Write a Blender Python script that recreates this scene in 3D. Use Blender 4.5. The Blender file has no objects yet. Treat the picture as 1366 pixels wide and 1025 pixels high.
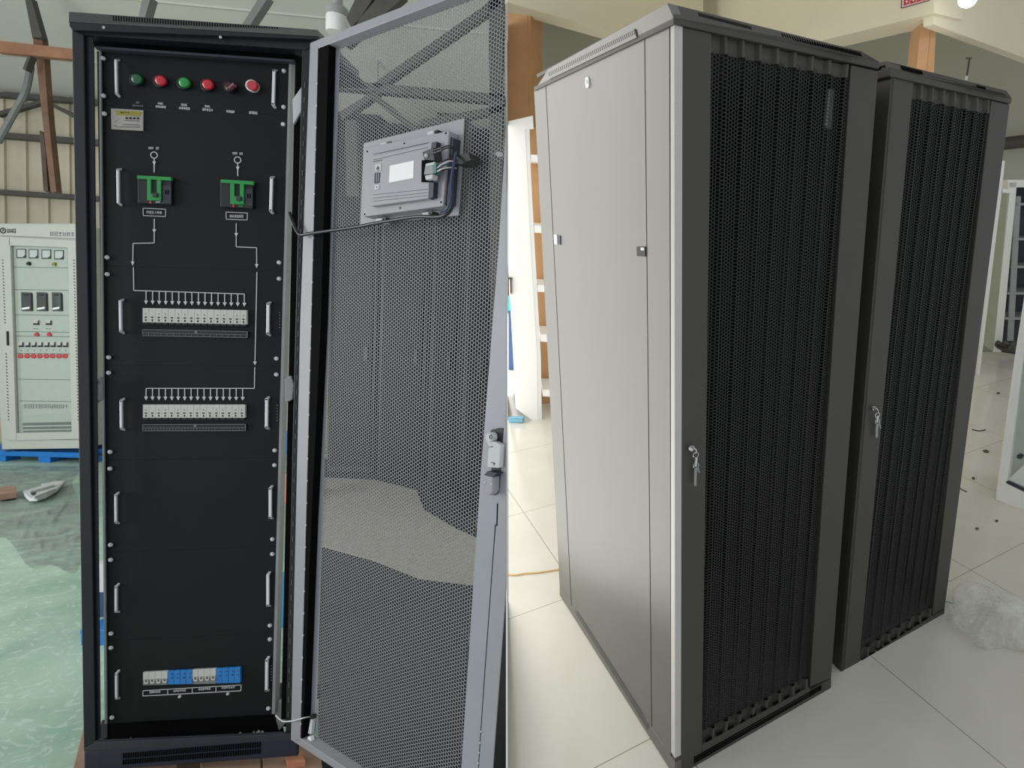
import bpy, bmesh, math, random
import numpy as np
from mathutils import Vector, Matrix

random.seed(7)
C = bpy.context.scene.collection
# ------------------------------------------------------------------ camera
F, PX, PY = 800.0, 930.0, 512.5
A = Matrix(((0.994082, -0.098143, 0.04658), (0.041171, -0.05644, -0.997557), (0.100532, 0.993571, -0.052065)))
AT = A.transposed()
CAM = Vector((1.5958878126249108, -1.8853513096071706, 1.2500821042821033))

def ray(x, y):
    return AT @ Vector(((x - PX) / F, (y - PY) / F, 1.0))

def at(x, y, depth):
    return CAM + ray(x, y) * depth

def depth_of(p):
    return (A @ (p - CAM)).z

class Plane:
    def __init__(s, o, n):
        s.o = Vector(o); s.n = Vector(n).normalized()
        if s.n.dot(CAM - s.o) < 0: s.n = -s.n
    def p(s, x, y, d=0.0):
        r = ray(x, y)
        t = (s.o + s.n * d - CAM).dot(s.n) / r.dot(s.n)
        return CAM + r * t
    def lift(s, d):
        return Plane(s.o + s.n * d, s.n)

# ------------------------------------------------------------------ materials
def lin(c):
    return tuple(((v / 255) / 12.92 if v / 255 <= 0.04045 else ((v / 255 + 0.055) / 1.055) ** 2.4) for v in c)

MATS = {}
def mat(name, rgb, rough=0.5, metal=0.0, noise=0.06, scale=14.0, emit=0.0, trans=0.0, spec=0.5, alpha=1.0, bump=0.0, coat=0.0):
    if name in MATS: return MATS[name]
    m = bpy.data.materials.new(name); m.use_nodes = True
    nt = m.node_tree; b = nt.nodes['Principled BSDF']
    c = lin(rgb)
    b.inputs['Roughness'].default_value = rough
    b.inputs['Metallic'].default_value = metal
    b.inputs['Specular IOR Level'].default_value = spec
    b.inputs['Coat Weight'].default_value = coat
    if noise > 0:
        tc = nt.nodes.new('ShaderNodeTexCoord'); nz = nt.nodes.new('ShaderNodeTexNoise')
        nz.inputs['Scale'].default_value = scale; nz.inputs['Detail'].default_value = 6
        nt.links.new(tc.outputs['Object'], nz.inputs['Vector'])
        r = nt.nodes.new('ShaderNodeValToRGB')
        r.color_ramp.elements[0].position = 0.3; r.color_ramp.elements[1].position = 0.7
        r.color_ramp.elements[0].color = tuple(v * (1 - noise) for v in c) + (1,)
        r.color_ramp.elements[1].color = tuple(min(1, v * (1 + noise)) for v in c) + (1,)
        nt.links.new(nz.outputs['Fac'], r.inputs['Fac'])
        nt.links.new(r.outputs['Color'], b.inputs['Base Color'])
        if bump > 0:
            bp = nt.nodes.new('ShaderNodeBump'); bp.inputs['Strength'].default_value = bump
            nt.links.new(nz.outputs['Fac'], bp.inputs['Height']); nt.links.new(bp.outputs['Normal'], b.inputs['Normal'])
    else:
        b.inputs['Base Color'].default_value = c + (1,)
    if emit > 0:
        b.inputs['Emission Color'].default_value = c + (1,); b.inputs['Emission Strength'].default_value = emit
    b.inputs['Transmission Weight'].default_value = trans
    b.inputs['Alpha'].default_value = alpha
    MATS[name] = m
    return m

black = mat('black_powder_coat', (21, 22, 26), 0.42, noise=0.1, scale=40)
plinth_navy = mat('navy_plinth', (42, 48, 66), 0.45, noise=0.08, scale=30)
frame_black = mat('navy_black_frame', (26, 29, 37), 0.42, noise=0.08, scale=30, spec=0.35)
panel_black = mat('black_panel', (19, 20, 22), 0.5, noise=0.12, scale=6, spec=0.22)
dark_recess = mat('dark_recess', (7, 7, 9), 0.9, spec=0.1)
grey_flange = mat('grey_door_paint', (156, 157, 162), 0.42, noise=0.03)
stile_grey = mat('blue_grey_door_paint', (158, 160, 168), 0.42, noise=0.03)
mesh_grey = mat('perforated_steel', (148, 148, 153), 0.4, metal=0.0, noise=0.03)
steel = mat('brushed_steel', (190, 192, 196), 0.3, metal=0.8, noise=0.03)
handle_steel = mat('satin_handle', (230, 231, 235), 0.35, metal=0.3, noise=0.02)
bright_edge = mat('bare_metal_edge', (150, 152, 152), 0.4, metal=0.2, noise=0.04)
white_print = mat('white_print', (205, 207, 208), 0.6, noise=0)
grey_print = mat('grey_print', (120, 122, 124), 0.6, noise=0)
black_print = mat('black_print', (35, 37, 38), 0.6, noise=0)
breaker_white = mat('breaker_white', (205, 203, 198), 0.45, noise=0.03)
breaker_dark = mat('breaker_black', (22, 22, 24), 0.5, noise=0)
blue_module = mat('blue_module', (38, 128, 205), 0.4, noise=0.08, scale=60)
green_plastic = mat('green_plastic', (40, 150, 74), 0.4, noise=0.04)
slate = mat('slate_plastic', (48, 51, 60), 0.5, noise=0.04)
lamp_green = mat('green_lens', (24, 150, 60), 0.15, noise=0.0, coat=0.5)
lamp_dkgreen = mat('dark_green_lens', (14, 88, 48), 0.15, noise=0.0, coat=0.5)
lamp_red = mat('red_lens', (200, 30, 48), 0.2, noise=0.0, coat=0.5)
flat_red = mat('red_button', (196, 62, 66), 0.45, noise=0.02)
maroon = mat('maroon_knob', (58, 26, 34), 0.3, noise=0.05)
plate_silver = mat('nameplate_silver', (168, 165, 158), 0.45, metal=0.3, noise=0.05)
olive = mat('olive_print', (150, 140, 52), 0.6, noise=0.1, scale=200)
hmi_grey = mat('display_grey', (160, 158, 164), 0.5, noise=0.03)
paper = mat('white_label', (250, 250, 250), 0.7, noise=0)
cable_black = mat('black_cable', (24, 24, 28), 0.35, noise=0)
cable_white = mat('white_cable', (225, 225, 222), 0.5, noise=0)
cable_blue = mat('blue_wire', (45, 60, 95), 0.4, noise=0)
terminal_green = mat('terminal_green', (66, 130, 108), 0.5, noise=0)
white_cab = mat('white_cabinet_paint', (192, 194, 186), 0.45, noise=0.02)
white_cab_in = mat('pale_panel_paint', (206, 208, 204), 0.45, noise=0.03)
meter_grey = mat('meter_grey', (132, 134, 134), 0.4, noise=0.05)
blue_plastic = mat('blue_pallet_plastic', (22, 118, 200), 0.45, noise=0.08)
cyan_plastic = mat('cyan_plastic', (40, 160, 200), 0.45, noise=0.05)
navy_plastic = mat('dark_blue_plastic', (28, 66, 110), 0.5, noise=0.05)
orange_card = mat('orange_carton', (205, 140, 108), 0.7, noise=0.06)
timber = mat('brown_timber', (112, 84, 66), 0.75, noise=0.28, scale=9)
timber_dark = mat('dark_timber', (76, 62, 54), 0.75, noise=0.25, scale=9)
timber_red = mat('reddish_timber', (142, 102, 78), 0.75, noise=0.22, scale=8)
plank = mat('pallet_plank', (160, 132, 112), 0.8, noise=0.18, scale=8)
steel_dark = mat('dark_steel_section', (72, 70, 66), 0.6, noise=0.1)
steel_grey = mat('grey_steel_section', (110, 112, 110), 0.55, noise=0.08)
roof_grey = mat('roof_sheet', (190, 191, 182), 0.7, noise=0.05, scale=1.2)
wall_cream = mat('corrugated_sheet', (188, 180, 160), 0.7, noise=0.08, scale=3)
foam = mat('white_foam', (205, 208, 210), 0.7, noise=0.04)
lamp_white = mat('white_enamel', (225, 225, 222), 0.4, noise=0.02)
lamp_collar = mat('grey_enamel', (150, 152, 152), 0.4, noise=0.02)
rack_grey = mat('satin_dark_grey', (62, 61, 60), 0.42, noise=0.03, scale=8)
rack_front = mat('dark_grey_paint', (67, 65, 61), 0.5, noise=0.03, scale=8)
rack_mesh = mat('dark_perforated_steel', (36, 36, 35), 0.45, noise=0.03)
rack_inner = mat('rack_interior', (84, 84, 82), 0.6, noise=0.05)
side_metal = mat('satin_grey_side_panel', (122, 121, 118), 0.38, metal=0.75, noise=0.015, scale=3)
chrome = mat('chrome', (205, 205, 205), 0.15, metal=1.0, noise=0)
shelf_white = mat('white_shelf_paint', (238, 238, 234), 0.4, noise=0.01)
cardboard = mat('cardboard', (196, 152, 108), 0.8, noise=0.06, scale=5)
cardboard_shade = mat('kraft_wrap', (200, 156, 116), 0.8, noise=0.06, scale=5)
wall_sage = mat('sage_grey_wall', (176, 178, 164), 0.85, noise=0.03, scale=1.5)
ceil_cream = mat('cream_ceiling', (226, 220, 198), 0.85, noise=0.02, scale=1.5)
sign_red = mat('red_sign', (190, 45, 60), 0.6, noise=0.1, scale=30)
bulb = mat('lamp_globe', (255, 252, 245), 0.4, noise=0, emit=14.0)
glass_sheet = None
film_clear = None

def glass_mat(name, tint=(246, 249, 247), rough=0.03):
    m = bpy.data.materials.new(name); m.use_nodes = True
    nt = m.node_tree; nt.nodes.clear()
    out = nt.nodes.new('ShaderNodeOutputMaterial'); mix = nt.nodes.new('ShaderNodeMixShader')
    tr = nt.nodes.new('ShaderNodeBsdfTransparent'); gl = nt.nodes.new('ShaderNodeBsdfGlossy')
    fr = nt.nodes.new('ShaderNodeLayerWeight'); fr.inputs['Blend'].default_value = 0.06
    tr.inputs['Color'].default_value = lin(tint) + (1,); gl.inputs['Roughness'].default_value = rough
    nt.links.new(fr.outputs['Facing'], mix.inputs['Fac']); nt.links.new(tr.outputs[0], mix.inputs[1])
    nt.links.new(gl.outputs[0], mix.inputs[2]); nt.links.new(mix.outputs[0], out.inputs['Surface'])
    return m
glass_sheet = glass_mat('clear_glass')

def film_mat(name, rgb, a0, a1, scale):
    m = bpy.data.materials.new(name); m.use_nodes = True
    nt = m.node_tree; b = nt.nodes['Principled BSDF']
    b.inputs['Base Color'].default_value = lin(rgb) + (1,); b.inputs['Roughness'].default_value = 0.25
    tc = nt.nodes.new('ShaderNodeTexCoord'); nz = nt.nodes.new('ShaderNodeTexNoise')
    nz.inputs['Scale'].default_value = scale; nz.inputs['Detail'].default_value = 8; nz.inputs['Distortion'].default_value = 1.5
    mr = nt.nodes.new('ShaderNodeMapRange'); mr.inputs['From Min'].default_value = 0.35; mr.inputs['From Max'].default_value = 0.65
    mr.inputs['To Min'].default_value = a0; mr.inputs['To Max'].default_value = a1
    nt.links.new(tc.outputs['Object'], nz.inputs['Vector']); nt.links.new(nz.outputs['Fac'], mr.inputs['Value'])
    nt.links.new(mr.outputs['Result'], b.inputs['Alpha'])
    return m
film_clear = film_mat('clear_plastic_film', (232, 232, 226), 0.12, 0.5, 9)
film_grey = film_mat('grey_plastic_film', (150, 152, 156), 0.12, 0.62, 5)

# ------------------------------------------------------------------ mesh building
class MB:
    def __init__(s): s.v = []; s.f = []
    def poly(s, pts, back=None):
        n = len(pts); b = len(s.v)
        s.v += [Vector(p) for p in pts]
        s.f.append(list(range(b, b + n)))
        if back is not None:
            s.v += [Vector(p) + back for p in pts]
            s.f.append(list(range(b + 2 * n - 1, b + n - 1, -1)))
            for i in range(n):
                j = (i + 1) % n
                s.f.append([b + j, b + i, b + n + i, b + n + j])
        return s
    def prism(s, pl, px, d1, d0):
        """polygon given where it is seen, on the plane lifted by d1, as a solid reaching back to d0"""
        return s.poly([pl.p(x, y, d1) for x, y in px], pl.n * (d0 - d1))
    def rect(s, pl, x0, y0, x1, y1, d1, d0):
        return s.prism(pl, ((x0, y0), (x1, y0), (x1, y1), (x0, y1)), d1, d0)
    def line(s, pl, x0, y0, x1, y1, w, d1, d0):
        L = math.hypot(x1 - x0, y1 - y0) or 1; nx, ny = -(y1 - y0) / L * w / 2, (x1 - x0) / L * w / 2
        return s.prism(pl, ((x0 + nx, y0 + ny), (x1 + nx, y1 + ny), (x1 - nx, y1 - ny), (x0 - nx, y0 - ny)), d1, d0)
    def outline(s, pl, px, w, d1, d0):
        for i in range(len(px)):
            a, b = px[i], px[(i + 1) % len(px)]
            s.line(pl, a[0], a[1], b[0], b[1], w, d1, d0)
        return s
    def hexa(s, p):
        b = len(s.v); s.v += [Vector(q) for q in p]
        for q in ((0, 1, 2, 3), (7, 6, 5, 4), (0, 4, 5, 1), (1, 5, 6, 2), (2, 6, 7, 3), (3, 7, 4, 0)):
            s.f.append([b + i for i in q])
        return s
    def box(s, x0, x1, y0, y1, z0, z1):
        return s.hexa([(x0, y0, z0), (x1, y0, z0), (x1, y0, z1), (x0, y0, z1), (x0, y1, z0), (x1, y1, z0), (x1, y1, z1), (x0, y1, z1)])
    def lathe(s, c, axis, prof, n=20):
        """prof: (radius, height) rings along axis from c; closed ends"""
        axis = Vector(axis).normalized()
        u = axis.orthogonal().normalized(); w = axis.cross(u)
        b = len(s.v)
        for r, h in prof:
            for i in range(n):
                t = 2 * math.pi * i / n
                s.v.append(Vector(c) + axis * h + u * (r * math.cos(t)) + w * (r * math.sin(t)))
        for k in range(len(prof) - 1):
            for i in range(n):
                j = (i + 1) % n
                s.f.append([b + k * n + i, b + k * n + j, b + (k + 1) * n + j, b + (k + 1) * n + i])
        s.f.append([b + i for i in range(n)][::-1])
        s.f.append([b + (len(prof) - 1) * n + i for i in range(n)])
        return s
    def tube(s, pts, r, n=8, smooth=3):
        P = [Vector(p) for p in pts]
        if smooth and len(P) > 2:
            Q = []
            for i in range(len(P) - 1):
                p0, p1, p2, p3 = P[max(i - 1, 0)], P[i], P[i + 1], P[min(i + 2, len(P) - 1)]
                for k in range(smooth):
                    t = k / smooth
                    Q.append(0.5 * ((2 * p1) + (p2 - p0) * t + (2 * p0 - 5 * p1 + 4 * p2 - p3) * t * t + (3 * p1 - p0 - 3 * p2 + p3) * t ** 3))
            Q.append(P[-1]); P = Q
        b = len(s.v); m = len(P); up = None
        for i, p in enumerate(P):
            d = (P[min(i + 1, m - 1)] - P[max(i - 1, 0)]).normalized()
            up = d.orthogonal().normalized() if up is None else (up - d * up.dot(d)).normalized()
            w = d.cross(up)
            for k in range(n):
                t = 2 * math.pi * k / n
                s.v.append(p + up * (r * math.cos(t)) + w * (r * math.sin(t)))
        for i in range(m - 1):
            for k in range(n):
                j = (k + 1) % n
                s.f.append([b + i * n + k, b + i * n + j, b + (i + 1) * n + j, b + (i + 1) * n + k])
        s.f.append([b + k for k in range(n)][::-1]); s.f.append([b + (m - 1) * n + k for k in range(n)])
        return s
    def ring(s, c, axis, R, r, n=18, m=8, squash=1.0):
        axis = Vector(axis).normalized(); u = axis.orthogonal().normalized(); w = axis.cross(u); b = len(s.v)
        for i in range(n):
            t = 2 * math.pi * i / n; e = u * math.cos(t) + w * math.sin(t)
            for k in range(m):
                q = 2 * math.pi * k / m
                s.v.append(Vector(c) + e * (R + r * math.cos(q)) + axis * (r * math.sin(q) * squash))
        for i in range(n):
            for k in range(m):
                s.f.append([b + i * m + k, b + ((i + 1) % n) * m + k, b + ((i + 1) % n) * m + (k + 1) % m, b + i * m + (k + 1) % m])
        return s

def link(name, me, parent=None, label=None):
    o = bpy.data.objects.new(name, me); C.objects.link(o)
    if parent is not None: o.parent = parent
    if label: o['label'] = label
    return o

def origin_of(o):
    while o.parent is not None: o = o.parent
    return o.location.copy()

def build(name, mb, m, parent=None, label=None, smooth=False, bevel=0.0, fix=True):
    if parent is not None: loc = origin_of(parent)
    else:
        vs = mb.v
        loc = Vector(((min(v.x for v in vs) + max(v.x for v in vs)) / 2, (min(v.y for v in vs) + max(v.y for v in vs)) / 2, min(v.z for v in vs)))
    me = bpy.data.meshes.new(name)
    me.from_pydata([tuple(v - loc) for v in mb.v], [], mb.f)
    if fix:
        bm = bmesh.new(); bm.from_mesh(me)
        bmesh.ops.recalc_face_normals(bm, faces=bm.faces); bm.to_mesh(me); bm.free()
    me.materials.append(m)
    if smooth:
        me.polygons.foreach_set('use_smooth', [True] * len(me.polygons))
        me.set_sharp_from_angle(angle=0.7)
    o = link(name, me, parent, label)
    if parent is None: o.location = loc
    if bevel > 0:
        b = o.modifiers.new('edge', 'BEVEL'); b.width = bevel; b.segments = 2; b.limit_method = 'ANGLE'; b.angle_limit = 0.6
    return o

def thing(name, loc, label, cat, group=None):
    o = bpy.data.objects.new(name, None); C.objects.link(o); o.empty_display_size = 0.1
    o.location = loc; tag(o, label, cat, group); return o
def tag(o, label, cat, group=None):
    o['label'] = label; o['category'] = cat
    if group: o['group'] = group
    return o
def struct(o):
    o['kind'] = 'structure'; return o

def glyphs(mb, pl, x0, y0, x1, y1, n, d1=0.0016, d0=0.0, w=None, seed=0, dy=0.0):
    """illegible little characters: strokes in n cells, as soft as they are on the thing"""
    rnd = random.Random(seed); cw = (x1 - x0) / n; h = y1 - y0; w = w or max(0.35, h * 0.17)
    for i in range(n):
        a = x0 + cw * (i + 0.1); b = x0 + cw * (i + 0.88); s = dy * i / max(1, n - 1)
        top, bot = y0 + s, y1 + s; k = rnd.random()
        for f in (rnd.uniform(0, .25), rnd.uniform(.4, .6), rnd.uniform(.8, 1)):
            if rnd.random() < 0.85:
                mb.line(pl, a, top + h * f, b, top + h * f, w, d1, d0)
        for f in ((.5,) if k < .4 else (.12, .85)):
            mb.line(pl, a + (b - a) * f, top, a + (b - a) * f, bot, w, d1, d0)
    return mb

def arrow(mb, pl, x, y0, y1, w=1.0, head=None, hw=4.6, hl=5.0, d1=0.0016):
    head = y1 if head is None else head
    mb.line(pl, x, y0, x, y1 - (hl * 0.6 if head >= y1 - 0.1 else 0), w, d1, 0)
    mb.prism(pl, ((x - hw / 2, head - hl), (x + hw / 2, head - hl), (x, head)), d1 + 0.0004, 0)

def perforated(name, m, parent, o, eu, ev, n, inside, urange, vrange, su, sv, hole, thick, disp=None, label=None):
    """a steel sheet with a hexagonal hole pattern cut through it: o + eu*u + ev*v, thickness along -n"""
    us = np.arange(urange[0], urange[1], su); cells = []
    for i, u in enumerate(us):
        for v in np.arange(vrange[0] + (sv / 2 if i % 2 else 0), vrange[1], sv):
            if inside(u, v): cells.append((u, v))
    c = np.array(cells); N = len(c)
    ang = np.arange(6) * math.pi / 3
    hu, hv = np.cos(ang) * su / 1.5, np.sin(ang) * sv / math.sqrt(3) * 1.0
    ax = np.arange(12) * math.pi / 6
    def ringpts(k, n6):
        return (np.cos(ang) * su / 1.5 * k, np.sin(ang) * sv / math.sqrt(3) * k)
    V = []
    for k, dd in ((1.0, 0.0), (hole, 0.0), (hole, -thick)):
        a, b = ringpts(k, 6)
        uu = c[:, 0:1] + a[None]; vv = c[:, 1:2] + b[None]
        w = np.zeros_like(uu) if disp is None else disp(uu)
        w = w + dd
        P = np.array(o)[None, None] + uu[..., None] * np.array(eu) + vv[..., None] * np.array(ev) + w[..., None] * np.array(n)
        V.append(P)
    V = np.stack(V, 1).reshape(-1, 3)          # cell, ring, corner
    base = (np.arange(N) * 18)[:, None]
    fs = []
    for r in (0, 1):
        for i in range(6):
            j = (i + 1) % 6
            fs.append(np.concatenate([base + r * 6 + i, base + r * 6 + j, base + (r + 1) * 6 + j, base + (r + 1) * 6 + i], 1))
    Fc = np.stack(fs, 1).reshape(-1, 4)
    loc = np.array(origin_of(parent)); V = V - loc
    me = bpy.data.meshes.new(name)
    me.vertices.add(len(V)); me.vertices.foreach_set('co', V.ravel())
    me.loops.add(Fc.size); me.loops.foreach_set('vertex_index', Fc.ravel().astype(np.int32))
    me.polygons.add(len(Fc)); me.polygons.foreach_set('loop_start', np.arange(0, Fc.size, 4, dtype=np.int32))
    me.update(calc_edges=True); me.materials.append(m)
    print('perforated', name, N, 'holes')
    return link(name, me, parent, label)

def inpoly(px, x, y):
    r = False; n = len(px)
    for i in range(n):
        (x0, y0), (x1, y1) = px[i], px[(i + 1) % n]
        if (y0 > y) != (y1 > y) and x < (x1 - x0) * (y - y0) / (y1 - y0) + x0: r = not r
    return r
def project(p):
    q = A @ (Vector(p) - CAM); return PX + F * q.x / q.z, PY + F * q.y / q.z
def clip_right(px, xm):
    out = []
    for i in range(len(px)):
        a, b = px[i], px[(i + 1) % len(px)]
        if a[0] <= xm: out.append(a)
        if (a[0] <= xm) != (b[0] <= xm):
            t = (xm - a[0]) / (b[0] - a[0]); out.append((xm, a[1] + (b[1] - a[1]) * t))
    return out
def lerp(a, b, t): return a + (b - a) * t
def interp(tab, y):
    for (y0, x0), (y1, x1) in zip(tab, tab[1:]):
        if y <= y1 or (y1, x1) == tab[-1]: return lerp(x0, x1, (y - y0) / (y1 - y0))

SEAM = 675.0
FLOOR_Z = -0.22
GL = Plane((0, 0, FLOOR_Z), (0, 0, 1))      # floor of the workshop
FR = Plane((0, 0, 0), (0, 1, 0))            # front of the open cabinet
PN = Plane((0, 0.05, 0), (0, 1, 0))         # its recessed panels

exec_parts = []
# =================================================================== LEFT: the workshop with the open cabinet
WC = Plane((0, GL.p(60, 617).y, 0), (0, 1, 0))        # front of the white cabinet far behind
WALL = Plane((0, WC.o.y + 1.15, 0), (0, 1, 0))

# floor
fm = bpy.data.materials.new('green_workshop_floor'); fm.use_nodes = True
nt = fm.node_tree; bs = nt.nodes['Principled BSDF']; bs.inputs['Roughness'].default_value = 0.5
tc = nt.nodes.new('ShaderNodeTexCoord')
def noise(scale, detail=6, dist=0.0):
    n_ = nt.nodes.new('ShaderNodeTexNoise'); n_.inputs['Scale'].default_value = scale
    n_.inputs['Detail'].default_value = detail; n_.inputs['Distortion'].default_value = dist
    nt.links.new(tc.outputs['Object'], n_.inputs['Vector']); return n_
def ramp(src, p0, c0, p1, c1):
    r = nt.nodes.new('ShaderNodeValToRGB'); r.color_ramp.elements[0].position = p0; r.color_ramp.elements[1].position = p1
    r.color_ramp.elements[0].color = lin(c0) + (1,); r.color_ramp.elements[1].color = lin(c1) + (1,)
    nt.links.new(src, r.inputs['Fac']); return r
def mixc(fac, a, b):
    m_ = nt.nodes.new('ShaderNodeMix'); m_.data_type = 'RGBA'
    nt.links.new(fac, m_.inputs['Factor']); nt.links.new(a, m_.inputs['A']); nt.links.new(b, m_.inputs['B']); return m_.outputs['Result']
n1 = noise(2.2, 8, 0.6); base = ramp(n1.outputs['Fac'], 0.35, (146, 178, 158), 0.65, (176, 204, 184))
n2 = noise(7, 8, 4.5); scr = ramp(n2.outputs['Fac'], 0.56, (0, 0, 0), 0.61, (150, 150, 150))
wh = nt.nodes.new('ShaderNodeRGB'); wh.outputs[0].default_value = lin((222, 232, 224)) + (1,)
c1 = mixc(scr.outputs['Color'], base.outputs['Color'], wh.outputs[0])
n3 = noise(26, 4, 3.0); ds = ramp(n3.outputs['Fac'], 0.3, (90, 90, 90), 0.37, (0, 0, 0))
dk = nt.nodes.new('ShaderNodeRGB'); dk.outputs[0].default_value = lin((96, 130, 112)) + (1,)
nt.links.new(mixc(ds.outputs['Color'], c1, dk.outputs[0]), bs.inputs['Base Color'])
pts = [GL.p(x, y) for x, y in ((-420, 1500), (SEAM, 1500), (SEAM, 600))]
far = WALL.o.y
a_ = GL.p(SEAM, 600); 
def seam_on_floor(yy):      # where the seam meets the floor at that distance
    p0, p1 = GL.p(SEAM, 1400), GL.p(SEAM, 650); t = (yy - p0.y) / (p1.y - p0.y); return p0 + (p1 - p0) * t
pe = seam_on_floor(far)
xl = WALL.p(-220, 600).x
fb = MB().poly([GL.p(SEAM, 1400), pe, Vector((xl, far, FLOOR_Z)), Vector((xl, GL.p(0, 1400).y, FLOOR_Z))], Vector((0, 0, -0.1)))
fo = struct(build('floor_left', fb, fm))

# back wall of ribbed sheet, then purlins, roof
WT = WALL.p(50, 128).z
mb = MB(); x = xl; xe = WALL.p(SEAM, 300).x - 0.01
while x < xe:
    x1 = min(x + 0.235, xe)
    mb.box(x, x1 - 0.035, far, far + 0.06, FLOOR_Z - 0.1, WT + 0.15)
    mb.box(x1 - 0.035, x1, far - 0.03, far + 0.06, FLOOR_Z - 0.1, WT + 0.15)
    x = x1
struct(build('wall_back', mb, wall_cream))
ROOF = Plane((0, far, WT), (0, -0.42, -1))            # roof sheet rising towards the viewer
mb = MB()
ry = 0.9
rp = lambda X, Y: Vector((X, Y, WT + (far - Y) * 0.42))
mb.poly([rp(xl, far + .1), rp(xe, far + .1), rp(seam_on_floor(ry).x - .02, ry), rp(xl, ry)], Vector((0, 0, 0.05)))
for yy in (far - 0.55, far - 1.35, far - 2.3, far - 3.3):
    mb.box(xl, seam_on_floor(yy).x - .03, yy - .012, yy + .012, rp(0, yy).z - .012, rp(0, yy).z + .01)
struct(build('ceiling_left', mb, roof_grey))
for k, (y0, y1, h) in enumerate(((129, 131, 6), (180, 188, 7), (253, 266, 6))):
    p0, p1 = WALL.p(0, y0, .1), WALL.p(98, y1 if k else 131, .1)
    z = (p0.z + p1.z) / 2; hh = h / F * depth_of(p0) / 2
    b = MB(); b.hexa([Vector((xx, far - dy, zz)) for xx, dy, zz in ((xl, .12, z - hh), (xe - .1, .12, z - hh), (xe - .1, .12, z + hh), (xl, .12, z + hh), (xl, .04, z - hh), (xe - .1, .04, z - hh), (xe - .1, .04, z + hh), (xl, .04, z + hh))])
    struct(build('trim_%d' % (k + 1), b, steel_dark))
def strut(name, pl, px, d, m, label, cat, group=None):
    return tag(build(name, MB().prism(pl, px, d, d - 0.06), m), label, cat, group)
TP = Plane((0, far - 1.5, 0), (0, 1, 0))
TQ = Plane((0, 2.6, 0), (0, 1, 0))
strut('roof_strut', WALL, ((-4, 149), (57, 132), (57, 137), (-4, 155)), .22, steel_dark, 'dark steel strut rising to the timber post from the left edge', 'strut')
strut('roof_strut', WALL, ((63, 135), (97, 150), (97, 157), (63, 139)), .22, steel_dark, 'dark steel strut falling from the timber post to the black cabinet', 'strut')
tag(build('hanging_pipe', MB().tube([TP.p(-3, 190), TP.p(20, 148), TP.p(34, 122), TP.p(41, 88)], 0.028, smooth=4), steel_grey), 'bent grey pipe leaning to the left of the timber post', 'pipe')
strut('timber_crossbeam', TP, ((-6, 53.5), (97, 65), (97, 79), (-6, 69)), .14, timber_red, 'reddish brown horizontal timber nailed across the top of the timber post', 'timber')
strut('hanging_timber', TP, ((43.5, 50), (56, 50), (59, 76), (61, 110), (66, 170), (75, 256), (67.5, 256), (60, 190), (53.5, 130), (48, 80)), .06, timber, 'long brown timber post leaning below the crossbeam under the roof', 'timber')
strut('timber_brace', TP, ((52.5, 174), (58, 178), (60.5, 200), (64, 255), (58, 255)), .05, timber_dark, 'short dark timber fixed along the lower end of the post', 'timber')
for nm, px, dd, mt_, lb in (('roof_rafter', ((33, -3), (41, -3), (56, 50), (43, 50)), .1, steel_dark, 'dark steel rafter coming down to the top of the timber post'),
                            ('roof_rafter', ((190, -4), (201, -4), (193, 24), (185, 22)), .1, steel_grey, 'narrow grey rafter under the roof above the silver nameplate'),
                            ('roof_rafter', ((346, -4), (358, -4), (332, 36), (322, 34)), .1, steel_grey, 'grey rafter slanting under the roof above the right part of the open cabinet')):
    strut(nm, TP if px[0][0] < 100 else TQ, px, dd, mt_, lb, 'rafter', 'roof rafters')
strut('hanging_strap', TP, ((36, 77), (41, 74), (34, 94), (30, 92)), .2, steel_dark, 'short dark strap hanging below the left end of the crossbeam', 'strap')
# trusses seen above and through the open door
for px, lb in ((((476, -6), (500, -6), (470, 40), (462, 24)), 'dark roof truss bar just right of the white hanging lamp'),
               (((505, -5), (540, -5), (462, 62), (458, 50)), 'grey roof truss bar above the corner of the open door'),
               (((645, 8), (665, -8), (668, 6), (505, 118), (497, 112)), 'long black truss bar slanting up behind the top of the perforated door'),
               (((446, 106), (672, 126), (672, 138), (446, 118)), 'black horizontal truss chord seen through the top of the perforated door'),
               (((452, 150), (500, 120), (505, 125), (456, 160)), 'black truss bar below the chord at the hinge side of the perforated door'),
               (((500, 124), (560, 172), (553, 176), (494, 130)), 'black truss bar falling from the chord towards the display unit'),
               (((560, 160), (670, 140), (670, 149), (562, 169)), 'lower black truss bar above the display unit'),
               (((652, -6), (671, -6), (668, 470), (654, 470)), 'dark steel column behind the free edge of the perforated door'),
               (((460, 160), (475, 160), (478, 262), (462, 262)), 'black steel column seen through the door left of the display unit')):
    strut('roof_truss', TQ, clip_right(px, SEAM - 1), .1, steel_dark, lb, 'truss', 'roof trusses')
def pendant(x, ytop, ybot, w, neck, pl, label):
    p0, p1 = pl.p(x, ybot), pl.p(x, ytop); k = depth_of(p0) / F; r = w / 2 * k; h = (p1 - p0).length
    t = thing('pendant_lamp', p0, label, 'lamp', 'workshop lamps')
    up = Vector((0, 0, 1))
    build('lamp_shade', MB().lathe(p0, up, [(r * .98, 0), (r, .02), (r * 1.0, h * .62), (r * .98, h * .64)], 24), lamp_white, t, smooth=True)
    build('lamp_collar', MB().lathe(p0 + up * h * .64, up, [(r * 1.02, 0), (r * 1.02, h * .25), (r * .9, h * .34), (r * .4, h * .4)], 24), lamp_collar, t, smooth=True)
    build('lamp_stem', MB().lathe(p0 + up * h * 1.0, up, [(neck / 2 * k, 0), (neck / 2 * k, h * .6), (neck / 3 * k, h * .65), (neck / 3 * k, h * 1.4)], 12), lamp_collar, t, smooth=True)
    return t
LP = Plane((0, 2.6, 0), (0, 1, 0))
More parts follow.
